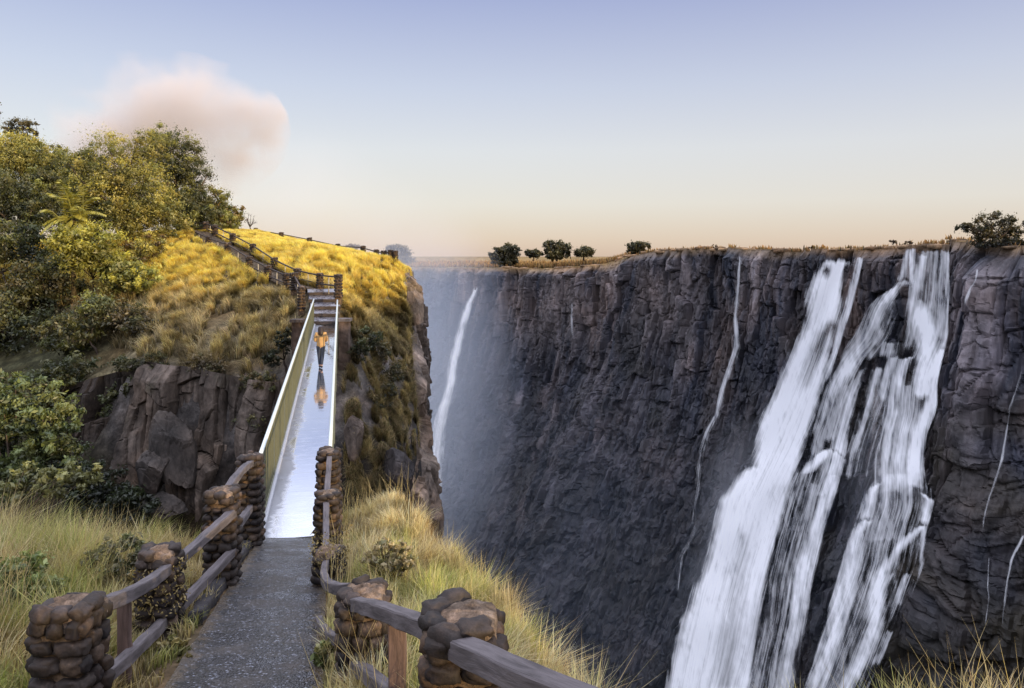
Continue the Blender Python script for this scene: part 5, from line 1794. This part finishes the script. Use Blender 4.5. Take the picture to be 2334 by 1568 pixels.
fall('right hand fall, a tall veil that breaks over ledges',
     [(2084, 567), (2070, 640), (2052, 738), (2034, 792), (2014, 828), (1998, 900), (1986, 1000), (1970, 1085), (1955, 1150), (1938, 1200), (1916, 1260), (1894, 1340), (1872, 1430), (1834, 1548), (1800, 1640)],
     [(2166, 567), (2167, 666), (2163, 767), (2150, 820), (2140, 870), (2138, 940), (2116, 990), (2110, 1060), (2128, 1110), (2136, 1150), (2122, 1199), (2112, 1290), (2080, 1360), (2044, 1430), (2012, 1510), (1970, 1600), (1950, 1640)],
     [path_(cl, [(1650, 118), (1650, 300), (1650, 480)], 46, [.56, .52, .6]), path_(cl, [(1590, 140), (1562, 280), (1530, 420), (1520, 560), (1495, 690)], [9, 12, 13, 12, 12], [.85, .8, .75, .65, .5]),
      path_(cl, [(1722, 128), (1726, 400), (1722, 640), (1700, 680)], [8, 9, 10, 12], [.7, .62, .65, .85]), path_(cl, [(1680, 420), (1690, 640)], 26, .6),
      path_(cl, [(1560, 400), (1578, 500), (1600, 600), (1610, 700), (1630, 780), (1610, 880), (1590, 980)], [14, 24, 24, 22, 26, 26, 24], [.7, 1, 1, .95, 1, 1, .95]),
      path_(cl, [(1550, 600), (1545, 700)], 18, .5), path_(cl, [(1530, 735), (1480, 750), (1445, 850), (1425, 960), (1410, 1060), (1390, 1200), (1350, 1470)], [10, 12, 13, 14, 16, 16, 15], [.8, .85, .75, .7, .8, .72, .7]),
      path_(cl, [(1710, 668), (1660, 740), (1645, 900), (1650, 990), (1600, 1080), (1560, 1200), (1530, 1300), (1525, 1480)], [14, 20, 18, 14, 17, 17, 16, 15], [.85, .95, .95, 1, .98, .9, .95, .95]),
      path_(cl, [(1500, 900), (1500, 1100), (1450, 1250), (1430, 1480)], [30, 34, 36, 32], [.55, .6, .72, .75]),
      path_(c7, [(1530, 190), (1525, 220), (1515, 260), (1500, 330)], [40, 44, 46, 44], [.8, .85, .72, .6]), path_(c7, [(1400, 225), (1360, 290), (1340, 400), (1320, 490)], [14, 12, 13, 13], [.95, .8, .7, .8]),
      path_(c7, [(1480, 240), (1450, 480), (1440, 640)], 32, [.58, .56, .6]), path_(c7, [(1600, 240), (1560, 480), (1500, 640)], 26, [.58, .5, .52]),
      path_(c7, [(1640, 258), (1600, 300), (1575, 420), (1560, 520)], 7, .62), path_(c7, [(1690, 285), (1740, 330), (1715, 420), (1700, 520)], 7, [.75, .85, .8, .8]),
      path_(c7, [(1380, 488), (1330, 500), (1280, 570), (1250, 720), (1200, 930), (1150, 1150), (1080, 1350), (1020, 1520), (980, 1700)], [20, 12, 12, 16, 18, 17, 17, 18, 20], [.85, .8, .75, .8, .95, .85, .8, .75, .7]),
      path_(c7, [(1700, 530), (1600, 600), (1500, 720), (1430, 830), (1405, 950), (1385, 1150), (1335, 1330), (1230, 1500), (1150, 1700)], [7, 12, 12, 12, 13, 13, 14, 16, 18], [.8, .75, .7, .85, .95, .85, .8, .75, .75]),
      path_(c7, [(1700, 540), (1690, 700), (1670, 900)], 4, [.7, .6, .4]), path_(c7, [(1500, 830), (1460, 900), (1450, 1000)], 5, .6), path_(c7, [(1600, 825), (1560, 900), (1540, 1050)], 6, .6),
      path_(c7, [(1560, 860), (1540, 1000), (1520, 1150)], 36, [.42, .4, .3]), path_(same, [(2050, 1110), (2030, 1200), (1990, 1300), (1960, 1400), (1925, 1500), (1890, 1640)], [52, 58, 56, 54, 52, 52], [.52, .48, .46, .46, .5, .54]), path_(c7, [(1490, 1195), (1440, 1330), (1380, 1420)], [10, 8, 10], .6), path_(c7, [(1550, 1350), (1530, 1500)], 5, .5)],
     4, 1.2, du=2.8, arches=[(2044, 42, 11, 1095, 45), (2070, 60, 8, 815, 40)])
fall('broken cascade running down the dark rock between the middle and right hand falls',
     [(2000, 770), (1972, 830), (1956, 890), (1938, 954), (1914, 1030), (1895, 1110), (1880, 1190)], [(2064, 770), (2060, 830), (2050, 900), (2030, 960), (2010, 1030), (1995, 1110), (1970, 1190)],
     [path_(cl, [(1390, 650), (1370, 740)], 18, .6), path_(cl, [(1420, 740), (1375, 850), (1350, 1000)], [9, 10, 8], .66), path_(cl, [(1320, 800), (1285, 950), (1225, 1160), (1170, 1300), (1145, 1450)], [9, 9, 8, 8, 8], [.7, .66, .72, .6, .5]),
      path_(cl, [(1340, 850), (1320, 1050), (1270, 1250), (1230, 1450)], [26, 30, 30, 26], [.42, .38, .36, .3])], 5, 1.1)
thin('thin tall fall that zigzags down left of the widest fall',
     [(1688, 584), (1680, 677), (1675, 724), (1678, 789), (1650, 875), (1632, 947), (1612, 985), (1598, 1030), (1590, 1110), (1583, 1160), (1579, 1224), (1552, 1267), (1543, 1350)],
     [5, 6, 7, 9, 7, 8, 9, 8, 8, 7, 6, 4, 3], [.55, .7, .8, .75, .8, .8, .65, .55, .45, .4, .4, .5, .5], 6, 'waterfalls over the far wall', .9)
thin('hazy slender fall in the far corner of the gorge beside the hill',
     [(1086, 654), (1070, 690), (1057, 728), (1043, 780), (1031, 830), (1027, 870), (1018, 905), (1006, 940), (998, 980), (990, 1060), (984, 1130), (976, 1210)],
     [4, 7, 9, 11, 12, 12, 14, 16, 18, 19, 20, 22], [.8, .9, .9, .85, .9, .9, .85, .8, .75, .7, .6, .5], 7, 'waterfalls over the far wall', 1.4, 1.0)
RT = 'trickles on the right wall'
thin('trickle down the mossy wall at the right edge', [(2330, 840), (2318, 885), (2300, 930), (2292, 985), (2283, 1044), (2261, 1116), (2245, 1163), (2234, 1238)], [3, 4, 3, 3, 3.5, 4, 3, 2.5], [.4, .5, .5, .7, .75, .6, .6, .5], 8, RT)
thin('lowest trickle at the right edge near the dry grass', [(2333, 1220), (2305, 1274), (2294, 1332), (2288, 1380), (2286, 1429)], [4, 4, 3, 3, 3], [.8, .75, .6, .6, .6], 9, RT)
thin('faint thread of water in the shade right of the right hand fall', [(2253, 1270), (2250, 1340), (2254, 1360), (2245, 1425)], 2.5, [.5, .5, .5, .4], 10, RT)
thin('short spurt beside the bluff right of the right hand fall', [(2227, 614), (2222, 640), (2210, 656), (2203, 676), (2199, 694)], [3, 3, 4, 5, 4], [.75, .5, .5, .75, .6], 13, RT)
FT = 'trickles on the far wall'
thin('pale trickle on the upper wall below the row of rim trees', [(1302, 690), (1302, 740), (1304, 775)], [5, 5, 5], [.45, .6, .45], 14, FT)
thin('second pale trickle to the right on the upper wall', [(1395, 640), (1382, 690), (1377, 780)], [3, 3, 3], [.45, .5, .4], 15, FT)
thin('thin white thread left of the row of trickles on the far wall', [(1240, 655), (1236, 700), (1232, 730)], [3, 3, 3], [.4, .45, .35], 16, FT)
# ------------------------------------------------------------------ spray and mist
def volume_obj(name, c, rad, dens, col, nscale, seed, power=1.0, noise_amt=1.0, aniso=.2, sub=3, sun_tinted=False):
    V, T = ico(sub)
    o = mk(name, V * np.asarray(rad) * 1.05 + c, T, [], origin=c)
    m, nt = new_mat(name)
    N = NT(nt)
    ob = N.n('ShaderNodeTexCoord').outputs['Object']
    q = N.scaled(ob, tuple(1.0 / np.asarray(rad)))
    ln = N.n('ShaderNodeVectorMath', {0: q}, operation='LENGTH').outputs['Value']
    n = N.n('ShaderNodeTexNoise', {'Vector': ob, 'Scale': nscale, 'Detail': 4.0, 'Roughness': .55}).outputs[0]
    body = N.math('SUBTRACT', 1.0, N.math('ADD', ln, N.math('MULTIPLY', N.math('SUBTRACT', n, .5), -1.5 * noise_amt)), clamp=True)
    body = N.math('POWER', body, power)
    k = N.math('MULTIPLY', body, dens)
    if sun_tinted:                                # absorbing spray, warm sunlight put into its colour
        v = N.n('ShaderNodeVolumePrincipled', {'Color': (*col, 1), 'Density': k, 'Anisotropy': aniso}).outputs[0]
    else:
        v = N.n('ShaderNodeVolumeScatter', {'Color': (*col, 1), 'Density': k, 'Anisotropy': aniso}).outputs[0]
    N.out(None, v)
    o.data.materials.clear()
    o.data.materials.append(m)
    return o


tag(volume_obj('spray_cloud', at(360, 300, 400), A(68, 34, 42), .13, (.95, .85, .765), .024, 1, 1.5, 2.2, sun_tinted=True), kind='stuff')
tag(volume_obj('spray_veil', at(660, 470, 440), A(80, 40, 50), .009, (.97, .90, .86), .010, 5, 1.1, .9), kind='stuff')
tag(volume_obj('drifting_mist', A(12, 165, -72), A(62, 70, 50), .0008, (.66, .78, 1), .03, 7, 1.0, .7), kind='stuff')
tag(volume_obj('gorge_mist', A(-30, 215, -40), A(34, 105, 64), .0082, (.80, .87, 1), .02, 2, .9, .5), kind='stuff')

for nm, pts2, rad, dn, sd_i in (('fall_spray', ((1735, 900), (1560, 1560)), 9.0, .030, 11), ('fall_spray', ((2070, 830), (1900, 1540)), 8.0, .018, 12)):
    q0, q1 = [np.array(dirv) * (h - 3.0) for h, dirv in (ray(*pts2[0]), ray(*pts2[1]))]
    o = volume_obj(nm, (q0 + q1) / 2, A(rad, rad * .7, np.linalg.norm(q1 - q0) * .62), dn, (.88, .92, 1), .09, sd_i, 1.3, .9)
    o.rotation_euler = Vector(q1 - q0).to_track_quat('Z', 'Y').to_euler()
    tag(o, kind='stuff')

# ------------------------------------------------------------------ daylight
SUN_AZ, SUN_EL = math.radians(130), math.radians(4.2)
w = bpy.data.worlds.new('World')
SC.world = w
w.use_nodes = True
nt = w.node_tree
nt.nodes.clear()
N = NT(nt)
sky = N.n('ShaderNodeTexSky', sky_type='NISHITA', sun_disc=False)
sky.sun_elevation = SUN_EL
sky.sun_rotation = SUN_AZ
sky.altitude = 900
sky.air_density = 1.0
sky.dust_density = 1.2
sky.ozone_density = 1.5
gen = N.n('ShaderNodeTexCoord').outputs['Generated']
z = N.n('ShaderNodeSeparateXYZ', {0: gen}).outputs[2]
# evening air: warm band at the horizon, clear blue above; high sky brightened out of view to fill the shade
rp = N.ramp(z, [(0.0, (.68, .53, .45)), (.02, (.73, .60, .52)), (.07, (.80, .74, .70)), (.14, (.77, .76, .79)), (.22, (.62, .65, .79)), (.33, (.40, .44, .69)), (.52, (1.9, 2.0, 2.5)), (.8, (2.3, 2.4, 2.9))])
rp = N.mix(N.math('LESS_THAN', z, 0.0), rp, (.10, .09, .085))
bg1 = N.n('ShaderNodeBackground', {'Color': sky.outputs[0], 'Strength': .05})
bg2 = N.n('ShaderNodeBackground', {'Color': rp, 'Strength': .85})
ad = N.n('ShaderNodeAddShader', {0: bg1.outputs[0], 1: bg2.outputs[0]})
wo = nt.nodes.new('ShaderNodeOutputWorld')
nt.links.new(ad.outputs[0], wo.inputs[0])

sd = bpy.data.lights.new('sun', 'SUN')
sd.energy = 5.0
sd.angle = math.radians(.5)
sd.color = (1.0, .76, .42)
so = bpy.data.objects.new('sun', sd)
COL.objects.link(so)
to_sun = Vector((math.sin(SUN_AZ) * math.cos(SUN_EL), math.cos(SUN_AZ) * math.cos(SUN_EL), math.sin(SUN_EL)))
so.rotation_euler = to_sun.to_track_quat('Z', 'Y').to_euler()
so.location = (60, -20, 60)

# ------------------------------------------------------------------ camera
cd = bpy.data.cameras.new('camera')
cd.sensor_width = 36
cd.lens = F / 2333 * 36
cd.shift_y = -(784 - VH) / 2333
cd.clip_start = .05
cd.clip_end = 60000
co = bpy.data.objects.new('camera', cd)
COL.objects.link(co)
co.rotation_euler = (math.pi / 2, 0, 0)
SC.camera = co

SC.view_settings.view_transform = 'Standard'
SC.view_settings.look = 'None'
SC.view_settings.exposure = 0
SC.view_settings.gamma = 1
SC.cycles.max_bounces = 6
SC.cycles.diffuse_bounces = 3
SC.cycles.glossy_bounces = 3
SC.cycles.transmission_bounces = 3
SC.cycles.transparent_max_bounces = 24
SC.cycles.volume_bounces = 1
SC.cycles.volume_step_rate = 4
SC.cycles.volume_max_steps = 64
SC.cycles.use_denoising = True
